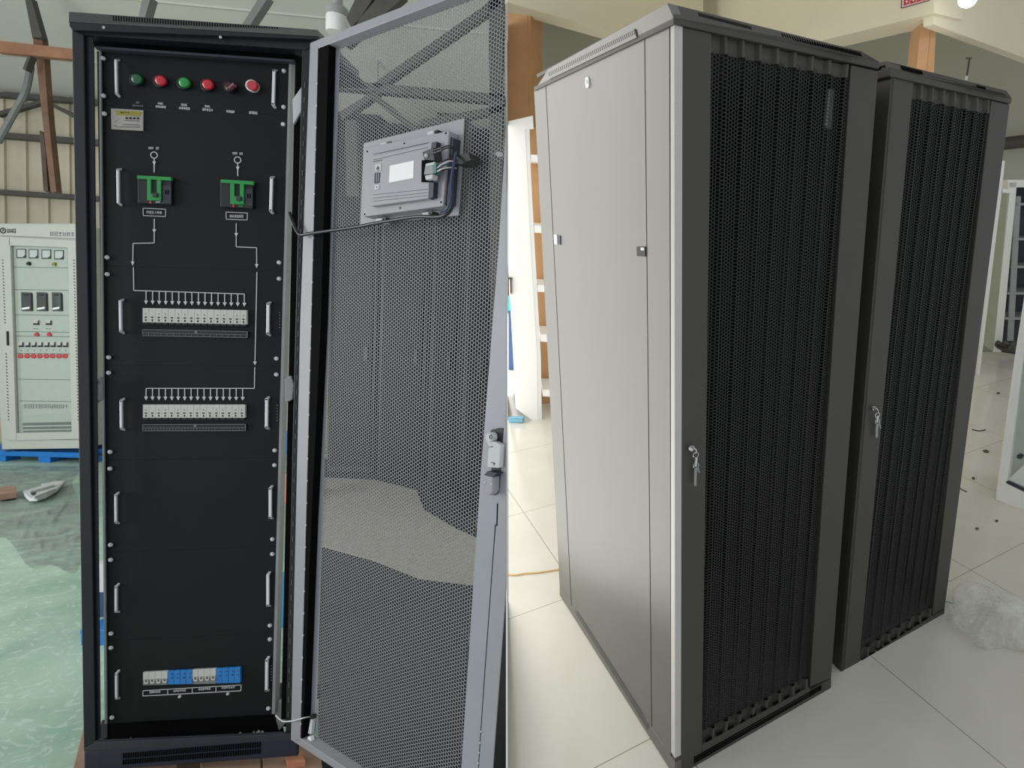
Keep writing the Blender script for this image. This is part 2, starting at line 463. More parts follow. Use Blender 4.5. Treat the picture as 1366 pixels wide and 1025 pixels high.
pendant(450, 10, 45, 27, 12, LP, 'white cylindrical lamp hanging beside the top corner of the open door')
t = thing('pendant_lamp', WALL.p(503, 133, .9), 'pale round lamp shade seen through the perforated door above the display unit', 'lamp', 'workshop lamps')
p0 = WALL.p(503, 134, .9); k = depth_of(p0) / F
build('lamp_shade', MB().lathe(p0, (0, 0, 1), [(8 * k, 0), (9 * k, .01), (7 * k, 4 * k), (3 * k, 9 * k), (1.5 * k, 12 * k)], 24), lamp_white, t, smooth=True)
build('lamp_stem', MB().lathe(p0 + Vector((0, 0, 12 * k)), (0, 0, 1), [(1.2 * k, 0), (1.2 * k, .5)], 8), lamp_collar, t)

# ---- white cabinet on a blue pallet, far left
wt = thing('power_cabinet', WC.p(55, 600), 'white cabinet with a glazed door standing on a blue pallet far behind', 'electrical cabinet')
b = MB(); b.prism(WC, ((-14, 298), (101.5, 298), (108.5, 598.5), (2.5, 600)), -0.004, -0.55)
build('cabinet_body', b, white_cab, wt, bevel=.006)
b = MB(); b.prism(WC, ((-14, 299), (101.3, 299), (102.3, 318.5), (-12, 313.5)), .02, 0); build('header_panel', b, white_cab, wt, bevel=.004)
b = MB(); b.prism(WC, ((2.6, 586), (108, 587.5), (108.3, 598), (2.6, 599.5)), .012, 0); build('plinth', b, white_cab, wt)
door = MB()
for q in (((-2, 315.5), (13, 316.5), (21.5, 588), (8.5, 587)), ((11.5, 316), (102, 321), (102.5, 331), (11.8, 327.5)), ((90, 330), (102.5, 331), (108, 586), (95.6, 586)), ((21.5, 578), (96, 576.5), (96, 586), (21.8, 588))):
    door.prism(WC, q, .03, 0)
door = build('glazed_door', door, white_cab, wt, bevel=.003)
b = MB(); b.prism(WC, ((12, 327), (90.4, 330), (96, 577), (21.5, 579)), .014, .009); build('glass_pane', b, glass_sheet, door)
b = MB(); b.line(WC, 9, 442, 9.6, 461, 1.6, .045, .03); build('door_handle', b, black_print, door)
b = MB()
for side, (xa, xb) in enumerate(((3.6, 11.5), (98.6, 104.5))):
    for i in range(52):
        y = lerp(347, 560, i / 51)
        if 433 < y < 470 and side == 0: continue
        x = lerp(xa, xb, i / 51); b.prism(WC, ((x - 1.0, y - .9), (x + .8, y - .1), (x + .8, y + 1.3), (x - 1.0, y + .5)), .0315, .029)
build('vent_slot', b, black_print, door, label='rows of small slanted vent slots')
b = MB(); b.prism(WC, ((22, 329), (90, 331), (96, 578), (30.5, 579)), .003, -.002); build('inner_panel', b, white_cab_in, wt)
b = MB()
for y in (356.5, 386.5, 420, 442.5, 448.5, 471.5, 506, 535): b.line(WC, lerp(15, 27, (y - 330) / 240), y, lerp(90, 96, (y - 330) / 240), y + 1, .8, .0045, .002)
build('panel_seam', b, grey_print, wt, label='thin dark seams between the inner panels')
for x, y in ((28.2, 338.2), (44.5, 338.6), (61.6, 339.2), (78.5, 340)):
    f = build('panel_meter', MB().rect(WC, x - 6.3, y - 6, x + 6.3, y + 6.2, .008, 0), black_print, wt)
    build('meter_face', MB().prism(WC, ((x - 5.2, y - 5), (x + 5.2, y - 5), (x + 5.2, y + 2), (x + 2, y + 4.9), (x - 5.2, y + 4.9)), .0095, .007), foam, f)
for x, y, m_ in ((37.3, 351.5, black_print), (71.3, 352.3, olive)):
    build('rotary_switch', MB().line(WC, x - 2.6, y + 1, x + 2.2, y - 1.2, 2.0, .02, 0).line(WC, x - .6, y - 2, x + 1.2, y + 2.4, 1.8, .024, 0), m_, wt)
for x0, x1 in ((28, 42.7), (48.6, 63), (69, 82.6)):
    f = build('circuit_breaker', MB().prism(WC, ((x0, 390), (x1 - 1.5, 390.4), (x1 - .6, 415.5), (x0 + .6, 415)), .014, 0), meter_grey, wt)
    build('breaker_window', MB().rect(WC, x0 + 2.8, 392.6, x1 - 4.5, 394.4, .0155, .013), black_print, f)
    build('breaker_base', MB().prism(WC, ((x0 + 1, 411), (x1 - 3.5, 409.4), (x1 - 3.5, 412), (x0 + 1, 413.4)), .016, .013), paper, f)
    build('breaker_side', MB().prism(WC, ((x1 - 2, 391), (x1 - .3, 392), (x1 + .4, 415), (x1 - 1.6, 414)), .0145, 0), breaker_dark, f)
for x in (47.8, 64.5):
    f = build('small_breaker', MB().rect(WC, x - 4, 426.5, x + 4.3, 433.8, .012, 0), breaker_white, wt)
    build('breaker_toggle', MB().rect(WC, x - 3.6, 431.4, x + 4, 433.6, .0145, .01).rect(WC, x + 2.4, 428, x + 4, 432, .0145, .01), breaker_dark, f)
    build('label_mark', MB().rect(WC, x - 3, 438.4, x - .8, 439.2, .0045, 0).rect(WC, x + 1, 438.6, x + 3, 439.4, .0045, 0), black_print, wt)
    build('red_pushbutton', MB().prism(WC, ((x - 2.8, 446.6), (x - .6, 443.8), (x + .8, 443.8), (x + 3.4, 447), (x + 2, 448.4), (x - 2, 448.2)), .02, 0), flat_red, wt)
for i, x in enumerate((27.8, 36.6, 45, 53.4, 62, 70.3, 79, 87)):
    f = build('small_breaker', MB().rect(WC, x - 3.4, 456.4, x + 3.2, 463.6, .012, 0), breaker_white, wt)
    build('breaker_toggle', MB().rect(WC, x - 3, 461, x + 3.1, 463.2, .0145, .01).rect(WC, x + 1.7, 457, x + 3, 461.5, .0145, .01), breaker_dark, f)
    build('label_mark', MB().rect(WC, x - .3, 467, x + 1.3, 468.4, .0045, 0), grey_print, wt)
    build('red_pushbutton', MB().lathe(WC.p(x + .6, 475.2), WC.n, [(2.9 / F * depth_of(WC.o), 0), (2.8 / F * depth_of(WC.o), .014), (1.2 / F * depth_of(WC.o), .02)], 12), flat_red, wt, smooth=True)
b = MB()
for q in ((30, 563, 95, 567), (30.5, 568.6, 95.3, 572), (31, 573.4, 95.6, 576)): b.prism(WC, ((q[0], q[1] + 1.5), (q[2], q[1]), (q[2], q[3]), (q[0], q[3] + 1)), .0045, 0)
build('grey_stripe', b, meter_grey, wt)
b = glyphs(MB(), WC, 31, 539.5, 91, 544.8, 12, .0045, 0, .7, seed=3); build('panel_lettering', b, grey_print, wt)
b = MB(); 
b.ring(WC.p(4, 307.8, .021), WC.n, 2.9 / F * depth_of(WC.o), .7 / F * depth_of(WC.o), 20, 4, .15)
b.line(WC, 2.6, 309.2, 3.9, 305.9, .8, .0215, .019).line(WC, 5.4, 309.2, 4.1, 305.9, .8, .0215, .019).line(WC, 3, 308.3, 5, 308.3, .7, .0215, .019)
build('logo', b, black_print, wt, label='black ring logo')
b = glyphs(MB(), WC, 9, 305.5, 21.5, 310.8, 3, .0215, .019, .8, seed=11); build('header_lettering', b, black_print, wt)
b = glyphs(MB(), WC, 66.5, 309, 99.5, 314.8, 6, .0215, .019, .75, seed=12, dy=.8); build('header_lettering', b, grey_print, wt)

def pallet(name, x0, x1, y0, y1, z0, z1, m, label, cat='pallet'):
    t = thing(name, ((x0 + x1) / 2, (y0 + y1) / 2, z0), label, cat)
    h = z1 - z0
    for k in range(4):
        ya = lerp(y0, y1 - .1, k / 3); build('deck_board', MB().box(x0, x1, ya, ya + .12, z1 - h * .3, z1), m, t, bevel=.004)
    for k in range(3):
        xa = lerp(x0, x1 - .16, k / 2)
        for j in range(2):
            yb = lerp(y0 + .004, y1 - .15, j); build('pallet_foot', MB().box(xa, xa + .16, yb, yb + .14, z0, z1 - h * .3), m, t, bevel=.004)
    return t
k = depth_of(WC.p(60, 610)) / F
pt, pb = WC.p(-14, 600.5).z - .003, FLOOR_Z
yb0 = WC.o.y - .01
xa, xb = WC.p(-52, 610).x, WC.p(67.8, 610).x
t = thing('plastic_pallet', ((xa + xb) / 2, yb0 + .3, FLOOR_Z), 'blue plastic pallet under the white cabinet', 'pallet', )
dk_ = MB().box(xa, WC.p(118, 600).x, yb0, yb0 + .12, pt - 7 * k, pt - .001); build('deck_board', dk_, blue_plastic, t, bevel=.004)
build('deck_board', MB().box(xa, WC.p(118, 600).x, yb0 + .25, yb0 + .45, pt - 7 * k, pt - .001), blue_plastic, t)
build('deck_board', MB().box(xa, WC.p(118, 600).x, yb0 + .55, yb0 + .7, pt - 7 * k, pt - .001), blue_plastic, t)
for x0, x1 in ((-52, -36), (-8, 8.3), (51.6, 67.7), (108, 122)):
    build('pallet_foot', MB().box(WC.p(x0, 610).x, WC.p(x1, 610).x, yb0 + .002, yb0 + .16, FLOOR_Z, pt - 7 * k), blue_plastic, t, bevel=.004)
b = MB()
for i in range(9):
    x0 = 7 + i * 11.5; b.rect(WC, x0, 601.9 - i * .15, x0 + 8.5, 602.8 - i * .15, .0115, .0102)
build('deck_slot', b, breaker_dark, t)

# ---- litter on the green floor
def flat_scrap(name, px, th, m, label, cat, lift=0.002, pl=GL):
    return tag(build(name, MB().prism(pl, px, lift + th, lift), m, bevel=min(.003, th * .3)), label, cat)
s = thing('foam_scrap', GL.p(62, 655), 'torn white foam packing piece lying on the green floor', 'foam scrap')
build('foam_sheet', MB().prism(GL, ((29.6, 655), (34.5, 661), (39, 665), (50, 664.5), (62, 660.8), (76, 652.5), (88, 641), (72, 642), (55, 645.5), (57, 647), (44, 651)), .048, .019), foam, s, bevel=.008)
build('foam_rib', MB().line(GL, 40, 655, 72, 646, 1.6, .068, .046).line(GL, 46, 662, 74, 651, 1.4, .068, .046), foam, s)
build('foam_hole', MB().prism(GL, ((40.5, 658), (43, 654.6), (46.5, 654.4), (48, 658), (46.5, 661), (43, 661)), .050, .04), slate, s)
flat_scrap('wood_offcut', ((-12, 651), (19.8, 647.6), (22, 656.5), (-12, 661.6)), .05, plank, 'light brown wood offcut on the green floor at the left edge', 'wood offcut', .019)
rnd = random.Random(5)
# crumpled grey film; its far end also stands in for floor shadow
pa = [GL.p(x, y) for x, y in ((-14, 745), (104, 745), (104, 622), (-14, 622))]
nx, ny = 64, 56; V = []; 
def wr(u, v):
    return max(0.0, .005 * math.sin(17 * u + 9 * math.sin(5 * v)) + .005 * math.sin(31 * v + 5 * math.sin(11 * u)) + .004 * math.sin(53 * u - 37 * v))
for j in range(ny + 1):
    for i in range(nx + 1):
        u, v = i / nx, j / ny
        e = min(u, 1 - u, v, 1 - v) * 6
        uu = u + (.05 * math.sin(v * 7) + .02 * math.sin(v * 15)) * max(0, u * 2 - 1)
        v = v + (.10 * math.sin(u * 5 + 1) + .05 * math.sin(u * 11)) * max(0, 1 - 2 * v)
        p = (pa[0] * (1 - uu) + pa[1] * uu) * (1 - v) + (pa[3] * (1 - uu) + pa[2] * uu) * v
        V.append(p + Vector((0, 0, .003 + wr(u, v) * min(1, e))))
b = MB(); b.v = V
b.f = [[j * (nx + 1) + i, j * (nx + 1) + i + 1, (j + 1) * (nx + 1) + i + 1, (j + 1) * (nx + 1) + i] for j in range(ny) for i in range(nx)]
o = build('plastic_sheet', b, film_grey, smooth=True, fix=False); o['kind'] = 'stuff'; o['label'] = 'crumpled thin grey plastic sheet spread over the green floor, its far part standing in for shadow'; o['category'] = 'plastic sheet'

# ---- what shows in the gaps beside the recessed panels
def floor_box(name, x0, x1, ytop, ybot, dep, m, label, cat, gap=0.0):
    c = GL.p((x0 + x1) / 2, ybot); pl = Plane((0, c.y, 0), (0, 1, 0))
    a, b_ = pl.p(x0, ybot), pl.p(x1, ybot); zt = pl.p((x0 + x1) / 2, ytop).z
    t = thing(name, (c.x, c.y + dep / 2, FLOOR_Z), label, cat)
    build('box_body', MB().box(a.x, b_.x, c.y, c.y + dep, FLOOR_Z + gap, zt - .03), m, t, bevel=.006)
    build('box_lid', MB().box(a.x - .006, b_.x + .006, c.y - .006, c.y + dep + .006, zt - .03, zt), m, t, bevel=.004)
    return t
pallet('plastic_pallet', GL.p(106.5, 862).x, GL.p(106.5, 862).x + .5, GL.p(106.5, 862).y, GL.p(106.5, 862).y + .5, FLOOR_Z, FLOOR_Z + .075, blue_plastic, 'blue plastic pallet sticking out on the floor behind the left post of the open cabinet')
floor_box('plastic_tub', 374, 392, 766, 838, .2, cyan_plastic, 'cyan tub on the floor seen in the gap right of the black panels', 'tub')
floor_box('carton', 377, 392, 632, 672, .3, orange_card, 'orange carton seen in the gap right of the black panels', 'carton')
floor_box('plastic_crate', 378, 402, 576, 606, .4, blue_plastic, 'blue crate by the far wall seen in the gap right of the black panels', 'crate')
gp = GL.p(120, 858)
zc = FLOOR_Z + .0755
t = thing('storage_box', (gp.x + .2, gp.y + .2, zc), 'blue and white box on the blue pallet behind the left post', 'box')
pl = Plane((0, gp.y + .1, 0), (0, 1, 0)); x0, x1 = pl.p(126, 800).x, pl.p(200, 800).x
build('box_body', MB().box(x0, x1, gp.y + .1, gp.y + .4, zc, pl.p(130, 790).z), navy_plastic, t)
build('box_sleeve', MB().box(x0 - .003, x1 + .003, gp.y + .097, gp.y + .403, pl.p(130, 790).z, pl.p(130, 752).z), foam, t)

# ---- dark sheet added for the shaded floor behind the door, paler sheet on top
flat_scrap('floor_shade', ((425, 612), (675, 612), (675, 1250), (425, 1250)), .006, mat('shaded_floor', (40, 43, 42), .8, noise=.15), 'wide dark sheet standing in for the shaded floor behind the perforated door', 'floor shade')
flat_scrap('pale_sheet', ((428, 637), (500, 640), (556, 654), (566, 680), (606, 704), (655, 726), (668, 785), (560, 772), (500, 748), (428, 728)), .008, mat('pale_grey', (168, 164, 154), .8, noise=.08), 'flat paler grey sheet on the dark floor sheet behind the middle of the perforated door', 'cardboard', .0095)
# ---- dark cabinets behind the perforated door
def dark_cab(x0, x1, ytop, ybot, label, dep=.5):
    c = GL.p((x0 + x1) / 2, ybot); pl = Plane((0, c.y, 0), (0, 1, 0)); a, b_ = pl.p(x0, ybot).x, pl.p(x1, ybot).x; zt = pl.p((x0 + x1) / 2, ytop).z
    t = thing('server_cabinet', ((a + b_) / 2, c.y + .3, FLOOR_Z + .009), label, 'server cabinet', 'dark cabinets behind the door')
    build('cabinet_body', MB().box(a, b_, c.y, c.y + dep, FLOOR_Z + .009, zt), black, t, bevel=.006)
    build('cabinet_door', MB().box(a + .03, b_ - .03, c.y - .02, c.y, FLOOR_Z + .08, zt - .05), panel_black, t, bevel=.004)
    build('door_handle', MB().box(b_ - .1, b_ - .07, c.y - .04, c.y - .02, 1.0, 1.15), black, t)
dark_cab(436, 498, 150, 632, 'black cabinet behind the perforated door, nearest its hinges', .3)
dark_cab(503, 564, 165, 640, 'black cabinet behind the middle of the perforated door', .3)
dark_cab(570, 608, 150, 668, 'black cabinet behind the lock side of the perforated door')
dark_cab(614, 650, 170, 690, 'narrow black cabinet behind the free edge of the perforated door', .22)
# ------------------------------------------------------------------ wooden pallet under the open cabinet
t = thing('wooden_pallet', (0.35, .2, FLOOR_Z), 'brown wooden pallet carrying the open black cabinet', 'pallet')
PTZ = -0.0795
PT = Plane((0, 0, PTZ), (0, 0, 1)); hh = 0.022
for px in (((113, 962), (158, 962), (150, 1100), (84, 1100), (97, 1025)), ((163, 985), (236, 985), (238, 1100), (152, 1100)), ((267, 985), (346, 985), (352, 1100), (268, 1100)), ((349, 985), (425, 985), (440, 1100), (354, 1100))):
    build('deck_board', MB().poly([PT.p(x, y) for x, y in px], Vector((0, 0, -hh))), plank, t, bevel=.003)
for yy in (-.16, .12):
    build('bearer', MB().box(PT.p(118, 985).x + .02, .50, yy, yy + .09, FLOOR_Z + .001, PTZ - hh), plank, t)
b = MB().prism(PT, ((381, 1006), (392, 1003), (397, 1010), (402, 1004), (407, 1016), (384, 1018)), .02, .001)
tag(build('cardboard_scrap', b, orange_card), 'torn scrap of brown cardboard at the right front foot of the open cabinet', 'cardboard scrap')

# ------------------------------------------------------------------ the open cabinet
cab = thing('server_cabinet', (0.33, 0.15, 0), 'open black cabinet with rows of white breakers and its perforated door swung wide', 'server cabinet')
DEP = 0.30
# lid: upright front, chamfer with slots, top
fl = [FR.p(91.8, 29, .012), FR.p(424.5, 48.5, .012), FR.p(423.2, 52.5, .012), FR.p(95.5, 39.8, .012), FR.p(92, 35, .012)]
b = MB(); b.poly(fl, Vector((0, DEP + .03, 0)))
build('lid_skirt', b, frame_black, cab, bevel=.002)
CH = Plane(FR.p(92, 29, .012), Vector((0, -1, 1)))
ch = [FR.p(91.8, 29, .012), FR.p(424.5, 48.5, .012), CH.p(423.5, 39.8), CH.p(92, 15.6)]
b = MB(); b.poly(ch + [], Vector((0, .04, -.001)))
tp = [ch[3], ch[2], ch[2] + Vector((0, DEP - .03, 0)), ch[3] + Vector((0, DEP - .03, 0))]
b.poly(tp, Vector((0, 0, -.03)))
lid = build('top_cover', b, frame_black, cab)
b = MB()
for i in range(64):
    x = lerp(150.5, 369, i / 63); y0 = lerp(20.2, 35.6, i / 63) + .6; y1 = y0 + lerp(6.5, 4.6, i / 63)
    b.prism(CH, ((x, y0), (x + 1.7, y0 + .1), (x + 1.7, y1 + .1), (x, y1)), .0006, -.002)
build('vent_slot', b, dark_recess, lid, label='row of dark vent slots along the lid')
b = MB(); 
for x, y in ((139, 37), (294.5, 50)): b.lathe(FR.p(x, y, .012), (0, -1, 0), [(.004, 0), (.004, .002)], 10)
build('lid_screw', b, steel, lid)
# posts and rails
b = MB().prism(FR, ((95.5, 39.5), (111.5, 45), (127, 990), (111.5, 1001)), 0, -.008)
b.prism(FR, ((111, 45), (124.6, 46), (133.6, 985), (127, 990)), -.008, -.012)
build('front_post', b, frame_black, cab, bevel=.002)
b = MB().prism(FR, ((403, 62), (413.5, 55), (389, 986), (380.5, 984)), -.004, -.05)
build('front_post', b, black, cab, bevel=.002)
for s_ in (0,):
    x = (FR.p(104, 500).x + .0, FR.p(396, 500).x - .02)[s_]
    build('rear_post', MB().box(x, x + .03, DEP - .03, DEP, .03, FR.p(250, 45).z), black, cab)
b = MB().prism(FR, ((96, 39), (423, 51.5), (408, 66.5), (111, 46.5)), -.002, -.04); build('top_rail', b, frame_black, cab)
b = MB().prism(FR, ((113, 45), (406, 66), (389, 81), (129, 66)), -.045, -.055)
build('inner_header', b, dark_recess, cab)
b = MB().prism(FR, ((127, 61.5), (392, 79.5), (391, 82.5), (128, 64.8)), -.03, -.05); build('header_lip', b, slate, cab)
# mounting rails
b = MB().prism(FR, ((131.8, 66), (134.2, 66), (142.2, 966), (139.6, 966)), -.046, -.07); build('mounting_rail', b, bright_edge, cab, label='bare bright metal edge left of the panels')
b = MB().prism(FR, ((385.5, 82), (388.6, 82), (366.5, 953), (362.6, 953)), -.046, -.07); build('mounting_rail', b, bright_edge, cab, label='bare bright metal edge right of the panels')
b = MB().prism(FR, ((394, 80), (404, 74), (381.5, 960), (375, 960)), -.03, -.045); build('side_channel', b, dark_recess, cab)
bb = MB()
for i in range(44):
    y = lerp(110, 950, i / 43); x = lerp(407.2, 383.8, (y - 80) / 890); bb.line(FR, x, y, x - .15, y + 7, .6, -.002, -.01)
build('post_slot', bb, grey_print, cab, label='line of small pale slots along the right post')
bb = MB()
for i in range(26):
    y = lerp(300, 950, i / 25); x = lerp(122, 128.8, (y - 300) / 650); bb.line(FR, x, y, x + .15, y + 4, .6, -.016, -.022)
build('post_slot', bb, grey_print, cab, label='line of small pale slots along the left post')
# base
b = MB().prism(FR, ((111.6, 1000), (127, 991), (386, 979.5), (396, 983), (396, 986), (112, 1003)), .004, -.010); build('bottom_rail', b, slate, cab, bevel=.001)
b = MB().prism(FR, ((111.8, 1003), (396.5, 985.5), (396.5, 1009.3), (112, 1030)), 0, -.012)
pln = build('plinth', b, plinth_navy, cab, bevel=.003)
b = MB()
for i in range(58):
    x = lerp(164, 346, i / 57); y0 = lerp(1005.6, 990.2, i / 57); hgt = lerp(15, 16, i / 57)
    b.prism(FR, ((x, y0), (x + 2, y0 - .2), (x + 1.6, y0 + hgt * .46), (x - .4, y0 + hgt * .46)), .0012, -.003)
    b.prism(FR, ((x - .4, y0 + hgt * .56), (x + 1.6, y0 + hgt * .56), (x + 1.2, y0 + hgt), (x - .8, y0 + hgt)), .0012, -.003)
build('plinth_grille', b, dark_recess, pln, label='two rows of dark slots in the plinth')
b = MB().prism(FR, ((139, 966), (370, 954), (376, 984), (129, 995)), -.06, -.075); build('bottom_tray', b, dark_recess, cab)
b = MB().box(FR.p(128, 995).x + .02, FR.p(380, 985).x - .02, .08, DEP, .0, .02); build('base_plate', b, black, cab)
b = MB()
for x, y, w in ((318.4, 980, 4.5), (337, 978.6, 2), (343, 977.4, 5), (348.5, 978, 4), (172, 987.6, 2.5)): b.prism(FR, ((x - w / 2, y + 1), (x, y - 1.5), (x + w / 2, y + 1.2)), -.05, -.058)
build('tray_chip', b, foam, cab)
b = MB().prism(FR, ((136, 962), (143, 966), (143, 984), (128, 992)), -.058, -.07); build('foot_bracket', b, slate, cab)
b = MB().prism(FR, ((366, 951), (372, 935), (381, 965), (372, 975)), -.058, -.07); build('foot_bracket', b, bright_edge, cab)
# grey cable brackets in the side gaps
for px, nm in ((((113, 105), (118, 102), (121.5, 106), (121.5, 129), (113, 128)), 'left'), (((390, 133), (402, 116), (403, 146), (391, 166)), 'right'), (((124.5, 508), (134, 503), (135.5, 510), (134, 534), (124, 540)), 'l2'), (((380, 505), (388, 501), (391.5, 514), (389.5, 533), (380.5, 538)), 'r2')):
    build('cable_bracket', MB().prism(FR, px, -.022, -.032), foam if nm in ('left', 'right') else lamp_collar, cab, bevel=.001)

# recessed panels
ZL = [68, 140, 355, 487, 614, 737, 855, 965.5]; ZR = [84, 154.6, 361, 489, 611, 729, 844, 953]
xl_ = lambda y: 129.3 + .01545 * (y - 68)
xr_ = lambda y: 388.3 - .0256 * (y - 84)
panels = []
for i in range(7):
    g = .08
    px = ((xl_(ZL[i]), ZL[i] + g), (xr_(ZR[i]), ZR[i] + g), (xr_(ZR[i + 1]), ZR[i + 1] - g), (xl_(ZL[i + 1]), ZL[i + 1] - g))
    panels.append(build('front_panel', MB().prism(PN, px, 0, -.012), panel_black, cab))
def screw(x, y, parent, r=.0062):
    c = PN.p(x, y, .003)
    o = build('panel_screw', MB().lathe(PN.p(x, y, .0), PN.n, [(r, 0), (r, .002), (r * .75, .0042), (r * .3, .0046)], 14), foam, parent, smooth=True)
    return o
LS = ((138, 78, 0), (138.5, 128, 0), (139.6, 152, 1), (143.3, 343.5, 1), (143.5, 366, 2), (145.4, 477, 2), (145.4, 497.5, 3), (147.2, 603, 3), (147, 625.4, 4), (147.7, 727, 4), (148, 747, 5), (148.5, 845.4, 5), (148.5, 864.4, 6), (149.8, 957.4, 6))
RS = ((379, 94.9, 0), (378.6, 143, 0), (378, 166, 1), (372.6, 350.4, 1), (372.6, 372, 2), (369, 478.5, 2), (369, 499.8, 3), (366.8, 601, 3), (366.5, 620.7, 4), (363.6, 719.5, 4), (363.6, 739.3, 5), (360.4, 834.6, 5), (360.4, 853, 6), (358.3, 945.3, 6))
for x, y, k in LS + RS: screw(x, y, panels[k])
def handle(x0, y0, x1, y1, parent, w):
    H = .013
    b = MB(); k = depth_of(PN.p(x0, y0)) / F; hw = w / 2
    b.prism(PN, ((x0 - hw, y0 + 4), (x0 + hw, y0 + 4), (x1 + hw, y1 - 4), (x1 - hw, y1 - 4)), H, H - .006)
    for (xa, ya, s_) in ((x0, y0, 1), (x1, y1, -1)):
        p1 = [PN.p(xa - hw, ya + 4 * s_, H), PN.p(xa + hw, ya + 4 * s_, H)]
        q = [PN.p(xa - hw, ya + 4 * s_, H) + PN.n * -H + Vector((0, 0, .006 * s_)), PN.p(xa + hw, ya + 4 * s_, H) + PN.n * -H + Vector((0, 0, .006 * s_))]
        b.poly([p1[0], p1[1], q[1], q[0]], Vector((0, 0, -.006 * s_)))
    build('handle', b, handle_steel, parent, bevel=.001)
HL = ((153.8, 75, 154.6, 129), (156.4, 221.4, 157, 275), (159.6, 397, 160.4, 447), (160.7, 530, 161.2, 577), (153.5, 656.3, 153.8, 702.4), (154, 778.7, 154, 821.7), (154.3, 895, 154.6, 937.7))
HR = ((365.2, 89, 363.8, 144), (362, 232, 360.7, 286), (357.3, 400.5, 356.8, 450), (355.4, 528, 355, 575.4), (360, 647.3, 360, 696), (356.8, 763, 356.8, 813.5), (355.4, 876.8, 355, 926.9))
for i in range(7):
    handle(*HL[i], panels[i], 2.9); handle(*HR[i], panels[i], 3.7)

# top row: four lenses, selector and push button
def lens(x, y, m, label, parent, r=7.2):
    k = depth_of(PN.p(x, y)) / F; R = r * k; c = PN.p(x, y + .6, .012)
    o = build('indicator_lamp', MB().lathe(PN.p(x, y + 2, .0), PN.n, [(R * 1.12, 0), (R * 1.12, .007), (R * 1.0, .010)], 24), breaker_dark, parent, label=label, smooth=True)
    return o, c, R
def dome(m, c, R, parent, name='lens'):
    return build(name, MB().lathe(c - PN.n * .004, PN.n, [(R * .97, 0), (R * .97, .004), (R * .9, .007), (R * .7, .0092), (R * .4, .0104), (R * .1, .011)], 24), m, parent, smooth=True)
P0 = panels[0]
for x, y, m, lb in ((182.8, 105.2, lamp_dkgreen, 'dark green unlit indicator lens'), (214.2, 107.3, lamp_red, 'red indicator lens left of the bright green one'), (245.8, 110, lamp_green, 'bright green indicator lens'), (277.2, 112.5, lamp_red, 'red indicator lens right of the bright green one')):
    k = depth_of(PN.p(x, y)) / F; R = 7.0 * k
    b = MB().lathe(PN.p(x, y + 2, 0), PN.n, [(R * 1.15, 0), (R * 1.15, .006), (R * 1.0, .0085)], 24)
    build('lamp_bezel', b, breaker_dark, P0, smooth=True)
    o = dome(m, PN.p(x, y, .010), R, P0, 'indicator_lens'); o['label'] = lb
x, y = 307.5, 115.2; k = depth_of(PN.p(x, y)) / F; R = 7 * k
build('selector_bezel', MB().lathe(PN.p(x, y + 2, 0), PN.n, [(R * 1.1, 0), (R * 1.1, .006), (R * .95, .009)], 24), breaker_dark, P0, smooth=True)
b = MB().lathe(PN.p(x, y, .013), PN.n, [(R * .9, -.006), (R * .9, .004), (R * .6, .008)], 20); build('selector_switch', b, maroon, P0, smooth=True, label='dark maroon selector switch')
b = MB().line(PN, 304.6, 117.4, 311.4, 111.2, 2.6, .026, .012); build('selector_lever', b, mat('pink_grey_mark', (150, 96, 104), .4, noise=0), P0)
x, y = 338.6, 115.2; R = 7.6 * k
build('pushbutton_ring', MB().lathe(PN.p(x, y + 1, 0), PN.n, [(R * 1.0, 0), (R * 1.0, .012), (R * .9, .0135)], 24), handle_steel, P0, smooth=True)
build('pushbutton', MB().lathe(PN.p(x, y + .4, .008), PN.n, [(R * .84, 0), (R * .84, .009), (R * .78, .0105)], 24), flat_red, P0, smooth=True, label='flat red push button in a silver ring')
bg = MB()
for n_, (x, y, w, two) in enumerate(((214.5, 142, 14, 1), (246, 144, 15, 1), (277, 146, 14, 1), (307.3, 148.3, 11, 0), (337.8, 150, 11.5, 0))):
    b = MB(); glyphs(b, PN, x - w / 2, y - 1.5, x + w / 2, y + 1.6, 5, .0012, 0, .55, seed=20 + n_, dy=.8)
    if two: glyphs(b, PN, x - w / 2 + 3, y - 5.6, x + w / 2 - 4, y - 2.9, 3, .0012, 0, .55, seed=40 + n_, dy=.4)
    build('printed_lettering', b, white_print, P0)
glyphs(bg, PN, 181, 135.5, 186.5, 138, 2, .0012, 0, .45, seed=61); glyphs(bg, PN, 176.5, 139.8, 191, 141.6, 7, .0012, 0, .4, seed=62, dy=.6)
build('printed_lettering', bg, grey_print, P0, label='faint grey lettering under the dark green lens')
# name plate
P1 = panels[1]
npl = build('nameplate', MB().prism(PN, ((148, 144.6), (190.8, 146.9), (190.6, 174.6), (148.6, 172.3)), .004, 0), plate_silver, P1, bevel=.0008, label='silver nameplate with an olive strip')
b = MB().prism(PN, ((154.6, 147.3), (188, 149), (187.6, 154.8), (154.8, 153)), .0048, .003); build('nameplate_strip', b, olive, P1)
b = MB()
for i in range(4): b.rect(PN, 167.4 + i * 5, 156.2 + i * .12, 170.4 + i * 5, 158.8 + i * .12, .0048, .003)
for q in ((161, 148.6, 162, 151.4), (163, 149.6, 169.5, 150.3), (171, 149.3, 171.4, 151.6)): b.rect(PN, q[0], q[1], q[2], q[3], .0055, .003)
for q in ((166, 160.4, 186, 161.4), (164, 166, 186, 166.8), (160, 169.2, 187, 169.4), (152, 167.5, 159, 170), (153, 162.5, 153.8, 163.2), (155, 160.4, 155.8, 161), (157.6, 158.4, 158.6, 159)): b.line(PN, q[0], q[1], q[2], q[3], .5, .0048, .003)
build('nameplate_lettering', b, black_print, P1)

